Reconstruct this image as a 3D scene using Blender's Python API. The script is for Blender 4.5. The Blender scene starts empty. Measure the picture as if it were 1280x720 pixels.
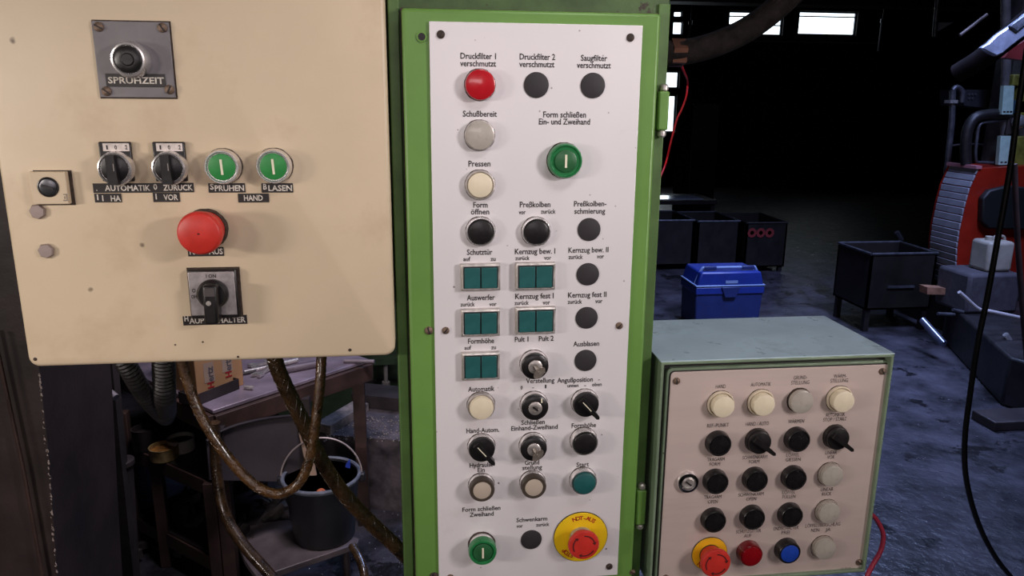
import bpy, bmesh, math, random
import numpy as np
from mathutils import Vector, Matrix
random.seed(7)
SC = bpy.context.scene
COL = SC.collection

# ------------------------------------------------------------------ camera
F = 950.0
h = np.array([.9925, -.022, .121]); v = np.array([-.004, .971, .24])
h /= np.linalg.norm(h); v -= h*(v@h); v /= np.linalg.norm(v); n = np.cross(h, v)
CAM = np.array([0, 0, 1.55])
cam = bpy.data.cameras.new('camera'); cam_o = bpy.data.objects.new('camera', cam); COL.objects.link(cam_o)
cam.sensor_width = 36; cam.lens = F/1280*36; cam.clip_start = .02; cam.clip_end = 80
R = Matrix(((h[0], -h[1], -h[2]), (n[0], -n[1], -n[2]), (-v[0], v[1], v[2])))
cam_o.matrix_world = Matrix.Translation(CAM) @ R.to_4x4()
SC.camera = cam_o

# ------------------------------------------------------------------ world, lights, exposure
W = bpy.data.worlds.new('world'); SC.world = W; W.use_nodes = True
W.node_tree.nodes['Background'].inputs[0].default_value = (.55, .65, 1, 1)
W.node_tree.nodes['Background'].inputs[1].default_value = .05
def area(name, loc, target, sx, sy, power, col):
    l = bpy.data.lights.new(name, 'AREA'); l.shape = 'RECTANGLE'; l.size = sx; l.size_y = sy
    l.energy = power; l.color = col
    o = bpy.data.objects.new(name, l); COL.objects.link(o); o.location = loc
    o.rotation_euler = (Vector(target)-Vector(loc)).to_track_quat('-Z', 'Y').to_euler()
    return o
for nm_, loc_, tg_, sx_, sy_, pw_, c_, sp_ in (
    ('lamp_left', (-1.35, -.45, 1.80), (-.08, .8, 1.52), .26, .12, .60, (1, .91, .84), 62),
    ('fill_left_far', (-1.9, -.1, 1.6), (-.4, .8, 1.38), .3, .15, 1.62, (1, .91, .83), 60),  # added fill without a known source, lifts the left of the cream box
    ('lamp_right', (1.45, -.35, 1.90), (.16, .8, 1.58), .26, .12, 1.80, (1, .91, .92), 62),
    ('fill_right_low', (1.5, -.45, 1.6), (.40, .8, 1.2), .26, .12, .42, (1, .90, .86), 50),  # added fill, fitted to brighten the console side
    ('fill_above', (.38, .25, 2.25), (.20, .8, 1.62), .5, .15, .86, (1, .94, .94), 90),  # added overhead fill, brightens the upper panel and makes it fall off downwards
    ('fill_hall', (-.2, -2.7, 2.1), (-.3, 2.4, .4), 1.6, .4, 5.5, (1, .88, .90), 120),  # added fill from behind the camera, reaches below the cream box
    ('fill_hall_low', (-1.25, -2.6, 1.9), (-.55, 2.5, .30), .5, .3, 1.3, (1, .88, .86), 32),  # added narrow fill to lift the dark area under the bench
    ('fill_bench', (-.12, 1.75, 2.5), (-.45, 2.45, .4), .5, .3, 12.5, (.95, .88, 1), 120),  # invented source, added to brighten bench, carton and guard sheet
    ('fill_blue_far', (2.7, 4.9, 5.3), (1.9, 3.2, 0), 1.4, 1.4, 44, (.40, .54, 1), 60),  # added blue fill standing in for daylight on floor and console top
    ('fill_blue_near', (2.7, 1.9, 5.0), (2.4, 4.9, .1), 1.2, 1.2, 44, (.42, .52, 1), 50)):  # second added blue fill, lights front faces of cool box and red machine
    area(nm_, loc_, tg_, sx_, sy_, pw_, c_).data.spread = math.radians(sp_)
SC.view_settings.view_transform = 'Standard'; SC.view_settings.look = 'None'
SC.view_settings.gamma = 1; SC.view_settings.exposure = 0

# ------------------------------------------------------------------ photo measurements -> world points on real planes
def ray(px, py):
    d = np.array([px-640, py-360, F]); return np.array([d@h, d@n, -(d@v)])
def PY(px, py, y):
    r = ray(px, py); return Vector(CAM + r*(y/r[1]))
def PZ(px, py, z):
    r = ray(px, py); return Vector(CAM + r*((z-1.55)/r[2]))
def mpp(p):       # metres per photo pixel at a world point
    q = np.array(p)-CAM; return (h[2]*q[0]+n[2]*q[1]-v[2]*q[2])/F

# ------------------------------------------------------------------ materials
MATS = {}
def lin(c): return tuple((x/12.92 if x <= .04045 else ((x+.055)/1.055)**2.4) for x in c)
def mat(name, col, rough=.5, metal=0, var=.12, vscale=9, bump=0, bscale=60, spots=None, spot_scale=40, spot_size=.12,
        chips=None, chip_scale=14, chip_t=.66, emit=0, spec=.5, rvar=.1, stretch=None, alpha=1, coat=0, trans=0, stain=None, stain_scale=2.2, stain_t=.58):
    if name in MATS: return MATS[name]
    m = bpy.data.materials.new(name); m.use_nodes = True; nt = m.node_tree; N = nt.nodes; L = nt.links
    b = N['Principled BSDF']; b.inputs['Roughness'].default_value = rough; b.inputs['Metallic'].default_value = metal
    b.inputs['Specular IOR Level'].default_value = spec; b.inputs['Coat Weight'].default_value = coat
    b.inputs['Transmission Weight'].default_value = trans
    tc = N.new('ShaderNodeTexCoord'); co = tc.outputs['Object']
    if stretch:
        mp = N.new('ShaderNodeMapping'); mp.inputs['Scale'].default_value = stretch; L.new(co, mp.inputs[0]); co = mp.outputs[0]
    def noise(scale, detail=5, rough_=.6):
        t = N.new('ShaderNodeTexNoise'); t.inputs['Scale'].default_value = scale; t.inputs['Detail'].default_value = detail
        t.inputs['Roughness'].default_value = rough_; L.new(co, t.inputs['Vector']); return t.outputs['Fac']
    def ramp(src, a, c, inv=False):
        r = N.new('ShaderNodeMapRange'); r.inputs[1].default_value = a; r.inputs[2].default_value = c
        r.inputs[3].default_value = 1 if inv else 0; r.inputs[4].default_value = 0 if inv else 1; L.new(src, r.inputs[0]); return r.outputs[0]
    def mix(f, a, c):
        x = N.new('ShaderNodeMix'); x.data_type = 'RGBA'
        if isinstance(f, float): x.inputs[0].default_value = f
        else: L.new(f, x.inputs[0])
        for k, q in ((6, a), (7, c)):
            if isinstance(q, tuple): x.inputs[k].default_value = (*q[:3], 1)
            else: L.new(q, x.inputs[k])
        return x.outputs[2]
    def mul(a, c):
        x = N.new('ShaderNodeMath'); x.operation = 'MULTIPLY'; L.new(a, x.inputs[0])
        if isinstance(c, float): x.inputs[1].default_value = c
        else: L.new(c, x.inputs[1])
        return x.outputs[0]
    nz = noise(vscale)
    dark = tuple(q*(1-var*1.6) for q in col); light = tuple(min(1, q*(1+var)) for q in col)
    c = mix(ramp(nz, .3, .7), dark, light)
    if stain:
        c = mix(mul(ramp(noise(stain_scale, 6, .65), stain_t, stain_t+.14), .6), c, stain)
    if spots:
        vo = N.new('ShaderNodeTexVoronoi'); vo.inputs['Scale'].default_value = spot_scale; L.new(co, vo.inputs['Vector'])
        nn = noise(spot_scale*2.2, 3)
        ad = N.new('ShaderNodeMath'); ad.operation = 'MULTIPLY_ADD'; L.new(nn, ad.inputs[0]); ad.inputs[1].default_value = .25; L.new(vo.outputs['Distance'], ad.inputs[2])
        sel = ramp(vo.outputs['Color'], .60, .64)
        c = mix(mul(ramp(ad.outputs[0], spot_size+.10, spot_size+.16, True), sel), c, spots)
    if chips:
        c = mix(ramp(noise(chip_scale, 8, .7), chip_t, chip_t+.03), c, chips)
    L.new(c, b.inputs['Base Color'])
    if rvar:
        rr = N.new('ShaderNodeMapRange'); rr.inputs[3].default_value = max(.02, rough-rvar); rr.inputs[4].default_value = min(1, rough+rvar)
        L.new(noise(vscale*2.3), rr.inputs[0]); L.new(rr.outputs[0], b.inputs['Roughness'])
    if bump:
        bp = N.new('ShaderNodeBump'); bp.inputs['Strength'].default_value = bump; bp.inputs['Distance'].default_value = .002
        L.new(noise(bscale), bp.inputs['Height']); L.new(bp.outputs[0], b.inputs['Normal'])
    if emit:
        b.inputs['Emission Color'].default_value = (*col, 1); b.inputs['Emission Strength'].default_value = emit
    MATS[name] = m; return m

cream = mat('cream enamel', (.66, .53, .37), .42, var=.05, vscale=5, spots=(.10, .06, .035), spot_scale=22, spot_size=.02, bump=.15, bscale=35, stain=(.50, .36, .22), stain_scale=4.5, stain_t=.56)
green = mat('green enamel', (.138, .285, .06), .4, var=.09, vscale=6, chips=(.03, .016, .008), chip_scale=16, chip_t=.72, bump=.12, bscale=50)
wgreen = mat('weathered green enamel', (.085, .165, .045), .45, var=.25, vscale=10, chips=(.10, .045, .02), chip_scale=22, chip_t=.655, bump=.2)
green_dirty = mat('grimy green enamel', (.065, .12, .035), .5, var=.3, vscale=14, chips=(.03, .018, .01), chip_scale=30, chip_t=.60, bump=.3)
white_al = mat('white printed aluminium', (.81, .77, .785), .40, metal=.12, var=.025, vscale=4, spots=(.16, .11, .11), spot_scale=55, spot_size=.03, stain=(.62, .54, .55), stain_scale=6, stain_t=.60)
grey_al = mat('brushed grey aluminium', (.62, .50, .46), .42, metal=.15, var=.05, vscale=30, stretch=(.12, 1, 1), spots=(.10, .06, .05), spot_scale=36, spot_size=.02, stain=(.42, .32, .29), stain_scale=7, stain_t=.58)
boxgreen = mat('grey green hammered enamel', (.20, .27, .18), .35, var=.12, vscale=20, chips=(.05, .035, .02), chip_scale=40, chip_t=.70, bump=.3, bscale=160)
boxtop = mat('enamel top with daylight tint', (.52, .66, .74), .3, var=.10, vscale=10, spots=(.10, .12, .12), spot_scale=30, spot_size=-.03, bump=.1, bscale=90, stain=(.24, .31, .30), stain_scale=9, stain_t=.56)  # daylight painted in: paler and bluer than the housing enamel
ink = mat('black printing ink', (.018, .014, .016), .6, var=0, rvar=0)
black = mat('black plastic', (.014, .012, .013), .34, var=.2, vscale=60, bump=.1, bscale=200)
blackmatt = mat('matt black plug', (.026, .021, .024), .62, var=.15, vscale=40)
tapeblack = mat('black embossing tape', (.022, .018, .018), .38, var=.2, vscale=50)
tapewhite = mat('embossed white lettering', (.68, .62, .55), .6, var=.25, vscale=200)
chrome = mat('chrome', (.80, .77, .76), .26, metal=.8, var=.03, vscale=60, rvar=.03)
satin = mat('satin steel', (.62, .57, .54), .38, metal=.7, var=.25, vscale=70, bump=.2, bscale=200)
grime_shade = mat('oily grime', (.05, .03, .02), .7, var=.5, vscale=120, bump=.6, bscale=300)  # real grime, and also the painted shadow beside the lock block
redp = mat('red plastic', (.62, .035, .025), .42, var=.12, vscale=30, stain=(.32, .03, .02), stain_scale=50, stain_t=.6)
redlens = mat('red lens', (.47, .012, .020), .22, var=.1, vscale=40, coat=.3)
redlens_dark = mat('dark red lens', (.16, .006, .010), .25, var=.1, vscale=40, coat=.3)
ivory = mat('ivory lens', (.80, .70, .52), .35, var=.04, vscale=60, spots=(.2, .12, .06), spot_scale=90, spot_size=-.04)
ivorybez = mat('ivory bezel', (.70, .60, .46), .45, var=.1, vscale=60)
greylens = mat('grey translucent lens', (.44, .40, .35), .3, var=.08, vscale=60, coat=.2)
greenlens = mat('green lens', (.02, .20, .06), .3, var=.15, vscale=60, coat=.2)
greendark = mat('dark green cap', (.025, .125, .045), .35, var=.15, vscale=60)
teal = mat('teal cap', (.014, .105, .105), .45, var=.14, vscale=50, stain=(.03, .07, .06), stain_scale=60, stain_t=.6)
bluelens = mat('blue cap', (.015, .06, .42), .35, var=.12, vscale=60)
yellow = mat('yellow disc enamel', (.85, .56, .01), .4, var=.05, vscale=30, spots=(.3, .15, .01), spot_scale=120, spot_size=-.04)
yellow2 = mat('orange yellow disc enamel', (.82, .42, .01), .4, var=.08, vscale=30)
redink = mat('red printing ink', (.45, .02, .01), .6, var=0, rvar=0)
whiteink = mat('cream ink bar', (.80, .76, .58), .5, var=.05)
plategrey = mat('blue grey plate', (.19, .175, .185), .45, metal=.2, var=.12, vscale=20, chips=(.10, .045, .025), chip_scale=26, chip_t=.66)
rusty = mat('rusty screw', (.22, .15, .11), .55, metal=.6, var=.4, vscale=150, bump=.5, bscale=400)
alsilver = mat('worn silver foil', (.42, .38, .38), .4, metal=.4, var=.2, vscale=90, stain=(.35, .17, .05), stain_scale=60, stain_t=.62)
paper = mat('dirty label paper', (.72, .64, .60), .7, var=.2, vscale=120, chips=(.22, .14, .10), chip_scale=170, chip_t=.64)
darksteel = mat('dark oily steel', (.042, .032, .032), .5, metal=.2, var=.35, vscale=6, bump=.4, bscale=40, spots=(.25, .22, .2), spot_scale=40, spot_size=-.06)
redbrown = mat('red brown primer steel', (.055, .028, .022), .6, var=.35, vscale=9, bump=.4, bscale=50)
benchtop = mat('worn grey bench plate', (.30, .24, .29), .38, metal=.35, var=.25, vscale=9, bump=.3, bscale=60, spots=(.6, .55, .5), spot_scale=60, spot_size=-.06)
cardboard = mat('cardboard', (.44, .24, .115), .8, var=.1, vscale=8)
amber = mat('amber braided hose', (.075, .034, .010), .26, var=.5, vscale=60, bump=.8, bscale=180, coat=.4)
amberdark = mat('dark amber hose', (.045, .024, .010), .28, var=.5, vscale=40, bump=.5, bscale=130, coat=.4)
rubber = mat('black rubber', (.013, .011, .011), .45, var=.3, vscale=30, bump=.5, bscale=120)
bucketmat = mat('black bucket plastic', (.016, .016, .019), .45, var=.3, vscale=8, bump=.2)
bucketrim = mat('worn grey bucket rim', (.14, .15, .18), .5, var=.3, vscale=30)
wire = mat('dull wire', (.35, .29, .27), .45, metal=.5, var=.2)
tin = mat('tin', (.40, .36, .32), .35, metal=.7, var=.3, vscale=60)
goldtin = mat('gold lacquered tin', (.45, .32, .14), .35, metal=.6, var=.3, vscale=60)
rag = mat('orange grease', (.30, .13, .03), .5, var=.5, vscale=80, bump=1, bscale=120)
wood = mat('raw wood', (.30, .20, .14), .7, var=.3, vscale=8, stretch=(1, 1, .1))
dusty = mat('dusty plank', (.24, .20, .18), .8, var=.4, vscale=30, bump=.8, bscale=60)
floor_m = mat('oily concrete floor', (.050, .046, .056), .36, var=.5, vscale=5, bump=3.5, bscale=22, spots=(.42, .44, .48), spot_scale=22, spot_size=-.07, rvar=.22, chips=(.006, .005, .006), chip_scale=3.4, chip_t=.575)
wallm = mat('sooty wall', (.010, .010, .012), .85, var=.4, vscale=1.5)
ceilm = mat('sooty ceiling', (.012, .010, .010), .9, var=.4, vscale=1.5)
greendk = mat('dark green machine paint', (.035, .06, .03), .5, var=.3, vscale=8, bump=.3)
coolblue = mat('blue cooler plastic', (.010, .025, .17), .4, var=.12, vscale=10)
coolgrey = mat('grey blue trim plastic', (.16, .22, .36), .4, var=.12, vscale=10)
cooldark = mat('dark blue plastic', (.009, .018, .085), .5, var=.12, vscale=10)
cartm = mat('dark sheet steel', (.016, .0125, .011), .5, metal=.2, var=.3, vscale=6)
cartrim = mat('worn steel edge', (.09, .09, .105), .4, metal=.5, var=.3, vscale=20)
redm = mat('red machine paint', (.26, .014, .005), .4, var=.2, vscale=5)
slatm = mat('grey slat aluminium', (.36, .36, .40), .4, metal=.35, var=.12, vscale=10)
pale = mat('pale green tag', (.42, .58, .50), .5, var=.1, vscale=30)
olive = mat('olive yellow paint', (.20, .19, .03), .5, var=.4, vscale=16)
canm = mat('milky canister plastic', (.34, .31, .25), .45, var=.15, vscale=10)
copper = mat('copper brown bar', (.40, .20, .12), .45, metal=.3, var=.3, vscale=14)
stonem = mat('grey cast block', (.05, .044, .052), .8, var=.25, vscale=14, bump=.6, bscale=50)
pinkcable = mat('red cable jacket', (.55, .05, .10), .4, var=.1)
winglow = mat('bright daylight pane', (.80, .92, 1.0), .5, var=0, emit=2.6, rvar=0)
sheetm = mat('silver foil', (.42, .45, .55), .3, metal=.5, var=.25, vscale=14, bump=.8, bscale=20)
orangest = mat('orange sticker', (.75, .22, .10), .6, var=.05)
greyink = mat('grey printing', (.30, .27, .25), .6, var=.1)

# ------------------------------------------------------------------ mesh helpers
class MB:
    def __init__(s): s.v = []; s.f = []
    def add(s, vs, fs):
        o = len(s.v); s.v += [Vector(q) for q in vs]; s.f += [tuple(i+o for i in q) for q in fs]; return s
    def box(s, x0, x1, y0, y1, z0, z1):
        return s.add([(x0,y0,z0),(x1,y0,z0),(x1,y1,z0),(x0,y1,z0),(x0,y0,z1),(x1,y0,z1),(x1,y1,z1),(x0,y1,z1)],
                     [(0,3,2,1),(4,5,6,7),(0,1,5,4),(1,2,6,5),(2,3,7,6),(3,0,4,7)])
    def prism(s, pts, d):         # polygon of world points extruded by vector d
        k = len(pts); pts = [Vector(p) for p in pts]; d = Vector(d)
        nn = Vector((0,0,0))
        for i in range(k): nn += pts[i].cross(pts[(i+1) % k])
        if nn.dot(d) > 0: pts = pts[::-1]
        return s.add(pts+[p+d for p in pts], [tuple(range(k)), tuple(range(2*k-1, k-1, -1))]+[((i+1) % k, i, i+k, (i+1) % k+k) for i in range(k)])
    def lathe(s, prof, c=(0,0,0), ax=(0,-1,0), seg=40, rfun=None):
        ax = Vector(ax).normalized(); u = ax.orthogonal().normalized(); w = ax.cross(u); c = Vector(c); vs = []; fs = []
        for (r, d) in prof:
            for i in range(seg):
                a = 2*math.pi*i/seg; rr = max(r, 1e-6)*(rfun(a, r) if rfun else 1)
                vs.append(c+ax*d+(u*math.cos(a)+w*math.sin(a))*rr)
        for j in range(len(prof)-1):
            for i in range(seg):
                a = j*seg+i; b = j*seg+(i+1) % seg; fs.append((a, b, b+seg, a+seg))
        if prof[-1][0] > 0: fs.append(tuple(range((len(prof)-1)*seg, len(prof)*seg)))
        if prof[0][0] > 0: fs.append(tuple(range(seg-1, -1, -1)))
        return s.add(vs, fs)
    def tube(s, pts, r, seg=10, sub=6, rib=None, closed=True):
        pts = [Vector(p) for p in pts]; P = []
        if sub > 1 and len(pts) > 2:
            for i in range(len(pts)-1):
                p0 = pts[max(0,i-1)]; p1 = pts[i]; p2 = pts[i+1]; p3 = pts[min(len(pts)-1,i+2)]
                for k in range(sub):
                    t = k/sub; P.append(.5*((2*p1)+(p2-p0)*t+(2*p0-5*p1+4*p2-p3)*t*t+(3*p1-p0-3*p2+p3)*t**3))
            P.append(pts[-1])
        else: P = pts
        u = None; vs = []; fs = []
        for i, p in enumerate(P):
            t = (P[min(i+1,len(P)-1)]-P[max(i-1,0)]).normalized()
            if u is None: u = t.orthogonal().normalized()
            u = (u-t*u.dot(t)).normalized(); w = t.cross(u)
            rr = (r[0]+(r[1]-r[0])*i/(len(P)-1)) if isinstance(r, tuple) else r
            if rib: rr *= 1+rib*(i % 2)
            for k in range(seg):
                a = 2*math.pi*k/seg; vs.append(p+(u*math.cos(a)+w*math.sin(a))*rr)
        for i in range(len(P)-1):
            for k in range(seg):
                a = i*seg+k; b = i*seg+(k+1) % seg; fs.append((a, b, b+seg, a+seg))
        if closed: fs += [tuple(range(seg-1,-1,-1)), tuple(range((len(P)-1)*seg, len(P)*seg))]
        return s.add(vs, fs)
    def ngon_ring(s, outer, inner, y0, y1):   # frame between two matching polygons (x,z), from y0 (front) to y1
        k = len(outer)
        vs = [(x,y0,z) for x,z in outer]+[(x,y0,z) for x,z in inner]+[(x,y1,z) for x,z in outer]+[(x,y1,z) for x,z in inner]
        fs = []
        for i in range(k):
            j = (i+1) % k
            fs += [(i,j,k+j,k+i), (2*k+j,2*k+i,3*k+i,3*k+j), (j,i,2*k+i,2*k+j), (k+i,k+j,3*k+j,3*k+i)]
        return s.add(vs, fs)
def finish(me, sharp=38):
    bm = bmesh.new(); bm.from_mesh(me); bmesh.ops.recalc_face_normals(bm, faces=bm.faces)
    for f in bm.faces: f.smooth = True
    for e in bm.edges:
        if len(e.link_faces) == 2 and e.calc_face_angle(0) > math.radians(sharp): e.smooth = False
    bm.to_mesh(me); bm.free()
def mesh_of(name, mb, material, sharp=38, origin=None):
    me = bpy.data.meshes.new(name)
    o = Vector(origin) if origin is not None else Vector((0,0,0))
    me.from_pydata([p-o for p in mb.v], [], mb.f); me.materials.append(material); finish(me, sharp); return me
WL = {}     # world location of every object
def link(name, me, loc, parent=None):
    o = bpy.data.objects.new(name, me); COL.objects.link(o); loc = Vector(loc)
    if parent is not None: o.parent = parent; o.location = loc-WL[parent]
    else: o.location = loc
    WL[o] = loc; return o
def obj(name, mb, material, parent=None, bevel=0, sharp=38, segs=2):
    lo = Vector([min(p[i] for p in mb.v) for i in range(3)]); hi = Vector([max(p[i] for p in mb.v) for i in range(3)])
    c = (lo+hi)/2
    o = link(name, mesh_of(name, mb, material, sharp, c), c, parent)
    if bevel:
        b = o.modifiers.new('bevel', 'BEVEL'); b.width = bevel; b.segments = segs; b.limit_method = 'ANGLE'; b.angle_limit = math.radians(40)
    return o
def tag(o, label=None, cat=None, group=None, kind=None):
    if label: o['label'] = label
    if cat: o['category'] = cat
    if group: o['group'] = group
    if kind: o['kind'] = kind
    return o
def thing(name, loc, label, cat, group=None):
    return tag(link(name, None, loc), label, cat, group)
def rrect(x0, x1, z0, z1, r, k=4):
    out = []
    for cx, cz, a0 in ((x1-r,z1-r,0),(x0+r,z1-r,90),(x0+r,z0+r,180),(x1-r,z0+r,270)):
        for i in range(k+1):
            a = math.radians(a0+90*i/k); out.append((cx+r*math.cos(a), cz+r*math.sin(a)))
    return out
def slab(pix, y, depth): return MB().prism([PY(a, b, y) for a, b in pix], (0, depth, 0))

_tc = {}
def text_geo(txt, bold=0.0):
    key = (txt, bold)
    if key in _tc: return _tc[key]
    c = bpy.data.curves.new('t', 'FONT'); c.body = txt; c.size = 1; c.resolution_u = 2; c.offset = bold; c.fill_mode = 'FRONT' if False else 'BOTH'
    o = bpy.data.objects.new('t', c); COL.objects.link(o)
    dg = bpy.context.evaluated_depsgraph_get(); dg.update()
    me = bpy.data.meshes.new_from_object(o.evaluated_get(dg))
    vs = [tuple(q.co) for q in me.vertices]; fs = [tuple(p.vertices) for p in me.polygons]
    bpy.data.objects.remove(o); bpy.data.curves.remove(c); bpy.data.meshes.remove(me)
    _tc[key] = (vs, fs); return vs, fs
CAPH = max(q[1] for q in text_geo('H')[0])
def caption(txt, x0, x1, yc, hpx, yplane, material, parent, name='lettering', bold=.017, sink=.00025):
    """printed words filling photo columns x0..x1, centred on row yc, on the plate at depth yplane"""
    a = PY(x0, yc, yplane); b = PY(x1, yc, yplane); w = (b-a).length; hh = hpx*mpp(a)
    vs, fs = text_geo(txt, bold)
    mx = min(q[0] for q in vs); Mx = max(q[0] for q in vs); s = w/(Mx-mx); sz = hh/CAPH
    m = MB().add([((q[0]-mx)*s+a.x, yplane-sink, (q[1]-CAPH/2)*sz+(a.z+b.z)/2) for q in vs], fs)
    return obj(name, m, material, parent)
def glyph_at(mb, ch, centre, size, ang, y, bold=.02, sx=1):
    vs, fs = text_geo(ch, bold)
    xs = [q[0] for q in vs]; cx = (min(xs)+max(xs))/2; ca, sa = math.cos(ang), math.sin(ang)
    mb.add([(centre[0]+((q[0]-cx)*ca*sx-(q[1]-CAPH/2)*sa)*size, y, centre[1]+((q[0]-cx)*sa*sx+(q[1]-CAPH/2)*ca)*size) for q in vs], fs)

# ------------------------------------------------------------------ the hall
def struct(name, mb, m, **k): return tag(obj(name, mb, m, **k), kind='structure')
struct('floor', MB().box(-5, 11, -3.2, 15.2, -.1, 0), floor_m)
struct('ceiling', MB().box(-5, 11, -3.2, 15.2, 5.6, 5.7), ceilm)
struct('wall_left', MB().box(-5.1, -5, -3.2, 15.2, 0, 5.6), wallm)
struct('wall_right', MB().box(11, 11.1, -3.2, 15.2, 0, 5.6), wallm)
struct('wall_front', MB().box(-5, 11, -3.3, -3.2, 0, 5.6), wallm)
YW = 14.0
# back wall built around its window openings
def wpx(x0, x1, y0, y1): a = PY(x0, y0, YW); b = PY(x1, y1, YW); return (a.x, b.x, b.z, a.z)
wins = [wpx(1000, 1070, 13, 45), wpx(912, 978, 13, 45), wpx(790, 844, 118, 166), wpx(790, 849, 88, 111), wpx(842, 853, 27, 43), wpx(843, 853, 14, 21)]
wb = MB(); xs = sorted(set([-5, 11]+[q for w in wins for q in w[:2]]))
for i in range(len(xs)-1):
    mid = (xs[i]+xs[i+1])/2; hit = sorted([w for w in wins if w[0] < mid < w[1]], key=lambda w: w[2]); zc_ = 0
    for w in hit: wb.box(xs[i], xs[i+1], YW, YW+.3, zc_, w[2]); zc_ = w[3]
    wb.box(xs[i], xs[i+1], YW, YW+.3, zc_, 5.6)
struct('wall_back', wb, wallm)
def window(idx, w, rows, cols, bar=.03):
    x0, x1, z0, z1 = w; fr = MB()
    fr.ngon_ring([(x0,z0),(x1,z0),(x1,z1),(x0,z1)], [(x0+bar,z0+bar),(x1-bar,z0+bar),(x1-bar,z1-bar),(x0+bar,z1-bar)], YW+.05, YW+.12)
    o = struct('window_%d' % idx, fr, cartrim)
    zs = [z0+bar+(z1-z0-2*bar)*q for q in rows]; g = .022
    for j in range(len(zs)-1):
        for i in range(cols):
            a = x0+bar+(x1-x0-2*bar)*i/cols; b = x0+bar+(x1-x0-2*bar)*(i+1)/cols
            obj('pane', MB().box(a+(g if i else 0), b, YW+.08, YW+.09, zs[j]+(g if j else 0), zs[j+1]), winglow, o)
        if j: obj('glazing_bar', MB().box(x0+bar, x1-bar, YW+.06, YW+.10, zs[j], zs[j]+g), cartm, o)
    for i in range(1, cols):
        a = x0+bar+(x1-x0-2*bar)*i/cols; obj('glazing_bar', MB().box(a, a+g, YW+.055, YW+.10, z0+bar, z1-bar), cartm, o)
window(1, wins[0], (0, .80, 1), 1); window(2, wins[1], (0, .40, .80, 1), 1)
window(3, wins[2], (0, 1), 1); window(4, wins[3], (0, 1), 1); window(5, wins[4], (0, 1), 1, .012); window(6, wins[5], (0, 1), 1, .012)
# roof beam and sill rail by the windows
a = PY(850, 5, 9); tag(obj('roof_beam', MB().box(a.x-1.5, 11, 9, 9.3, a.z+.03, a.z+.35), redbrown), 'dark brown steel roof beam crossing above the far windows', 'beam')
a = PY(915, 51, 13.9); b = PY(1096, 52, 13.9)
tag(obj('wall_rail', MB().box(a.x, b.x, 13.88, 14.0, a.z-.015, a.z+.015), wire), 'thin brownish rail along the wall just below the far windows', 'rail')
for (p, q, L) in (((1103, 26), (1098, 64), 'thin silver rod hanging right of the brightest far window'), ((863, 28), (860, 48), 'short silver rod hanging left of the far windows')):
    t = MB().tube([PY(*p, 13.3), PY(*q, 13.3)], .022, 8, 1); t.lathe([(0,-.03),(.035,-.03),(.035,.03),(0,.03)], PY(*p, 13.3), (0,0,1), 10); a = PY(*p, 13.3); t.tube([a, (a.x, a.y, 5.6)], .006, 6, 1)
    tag(obj('hanging_rod', t, cartrim), L, 'rod')

# ------------------------------------------------------------------ control parts (meshes built once at the origin, axis towards the viewer)
K = {}
def km(key, prof, m, seg=40, rfun=None, extra=None):
    if key not in K:
        b = MB().lathe(prof, seg=seg, rfun=rfun)
        if extra: extra(b)
        K[key] = mesh_of(key, b, m)
    return K[key]
def rough_ring(a, r): return 1+.012*math.sin(a*3+1)+.010*math.sin(a*7+2)+.008*math.sin(a*17)
def at(px, py, y): return PY(px, py, y)
R0 = .0157
def sub(name, me, p, parent): return link(name, me, p, parent)
def dome(r, z0, z1, e=.0016):
    return [(r, z0), (r, z1-e), (r-e*.3, z1-e*.3), (r-e, z1), (0, z1+e*.15)]
def ringp(ro, ri, z1, e=.0012):
    return [(ro, 0), (ro, z1-e), (ro-e*.4, z1-e*.2), (ro-e, z1), (ri+e*.6, z1), (ri, z1-e*.7), (ri, z1-.004), (ri-.003, z1-.004), (0, z1-.004)]
def bar(b, w, l, z, ang=0, t=.0004, cx=0, cz=0):
    ca, sa = math.cos(ang), math.sin(ang); q = []
    for sx, sz in ((-1,-1),(1,-1),(1,1),(-1,1)):
        x = sx*w/2; y = sz*l/2; q.append(Vector((cx+x*ca-y*sa, -z, cz+x*sa+y*ca)))
    b.prism(q, (0, -t, 0))

def lamp(parent, px, py, y, lens, bez=chrome, r=R0, hb=.005, hc=.009, label=None, gas=True, name='indicator_lamp', cap_r=None, gm=None):
    p = at(px, py, y); key = '%s %.4f %.4f' % (bez.name, r, hb)
    o = sub(name, km('bezel '+key, ringp(r, r-.0022, hb), bez), p, parent)
    if label: o['label'] = label
    if gas: sub('gasket', km('gasket %.4f' % r, [(r+.0005, 0), (r+.0005, .0005), (r-.001, .0007), (0, .0007)], grime_shade, 48, rough_ring), p, o)
    cr = cap_r or r-.0026
    sub('lens', km('lens %s %.4f %.4f' % (lens.name, cr, hc), dome(cr, 0, hc), lens), p, o)
    return o
def push(parent, px, py, y, cap, bez=chrome, **k): return lamp(parent, px, py, y, cap, bez, name='push_button', **k)
def plug(parent, px, py, y, r):
    p = at(px, py, y)
    o = sub('blanking_plug', km('plug %.4f' % r, dome(r, 0, .0012, .0006), blackmatt), p, parent); o['label'] = 'flat black blanking plug'; return o

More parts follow.
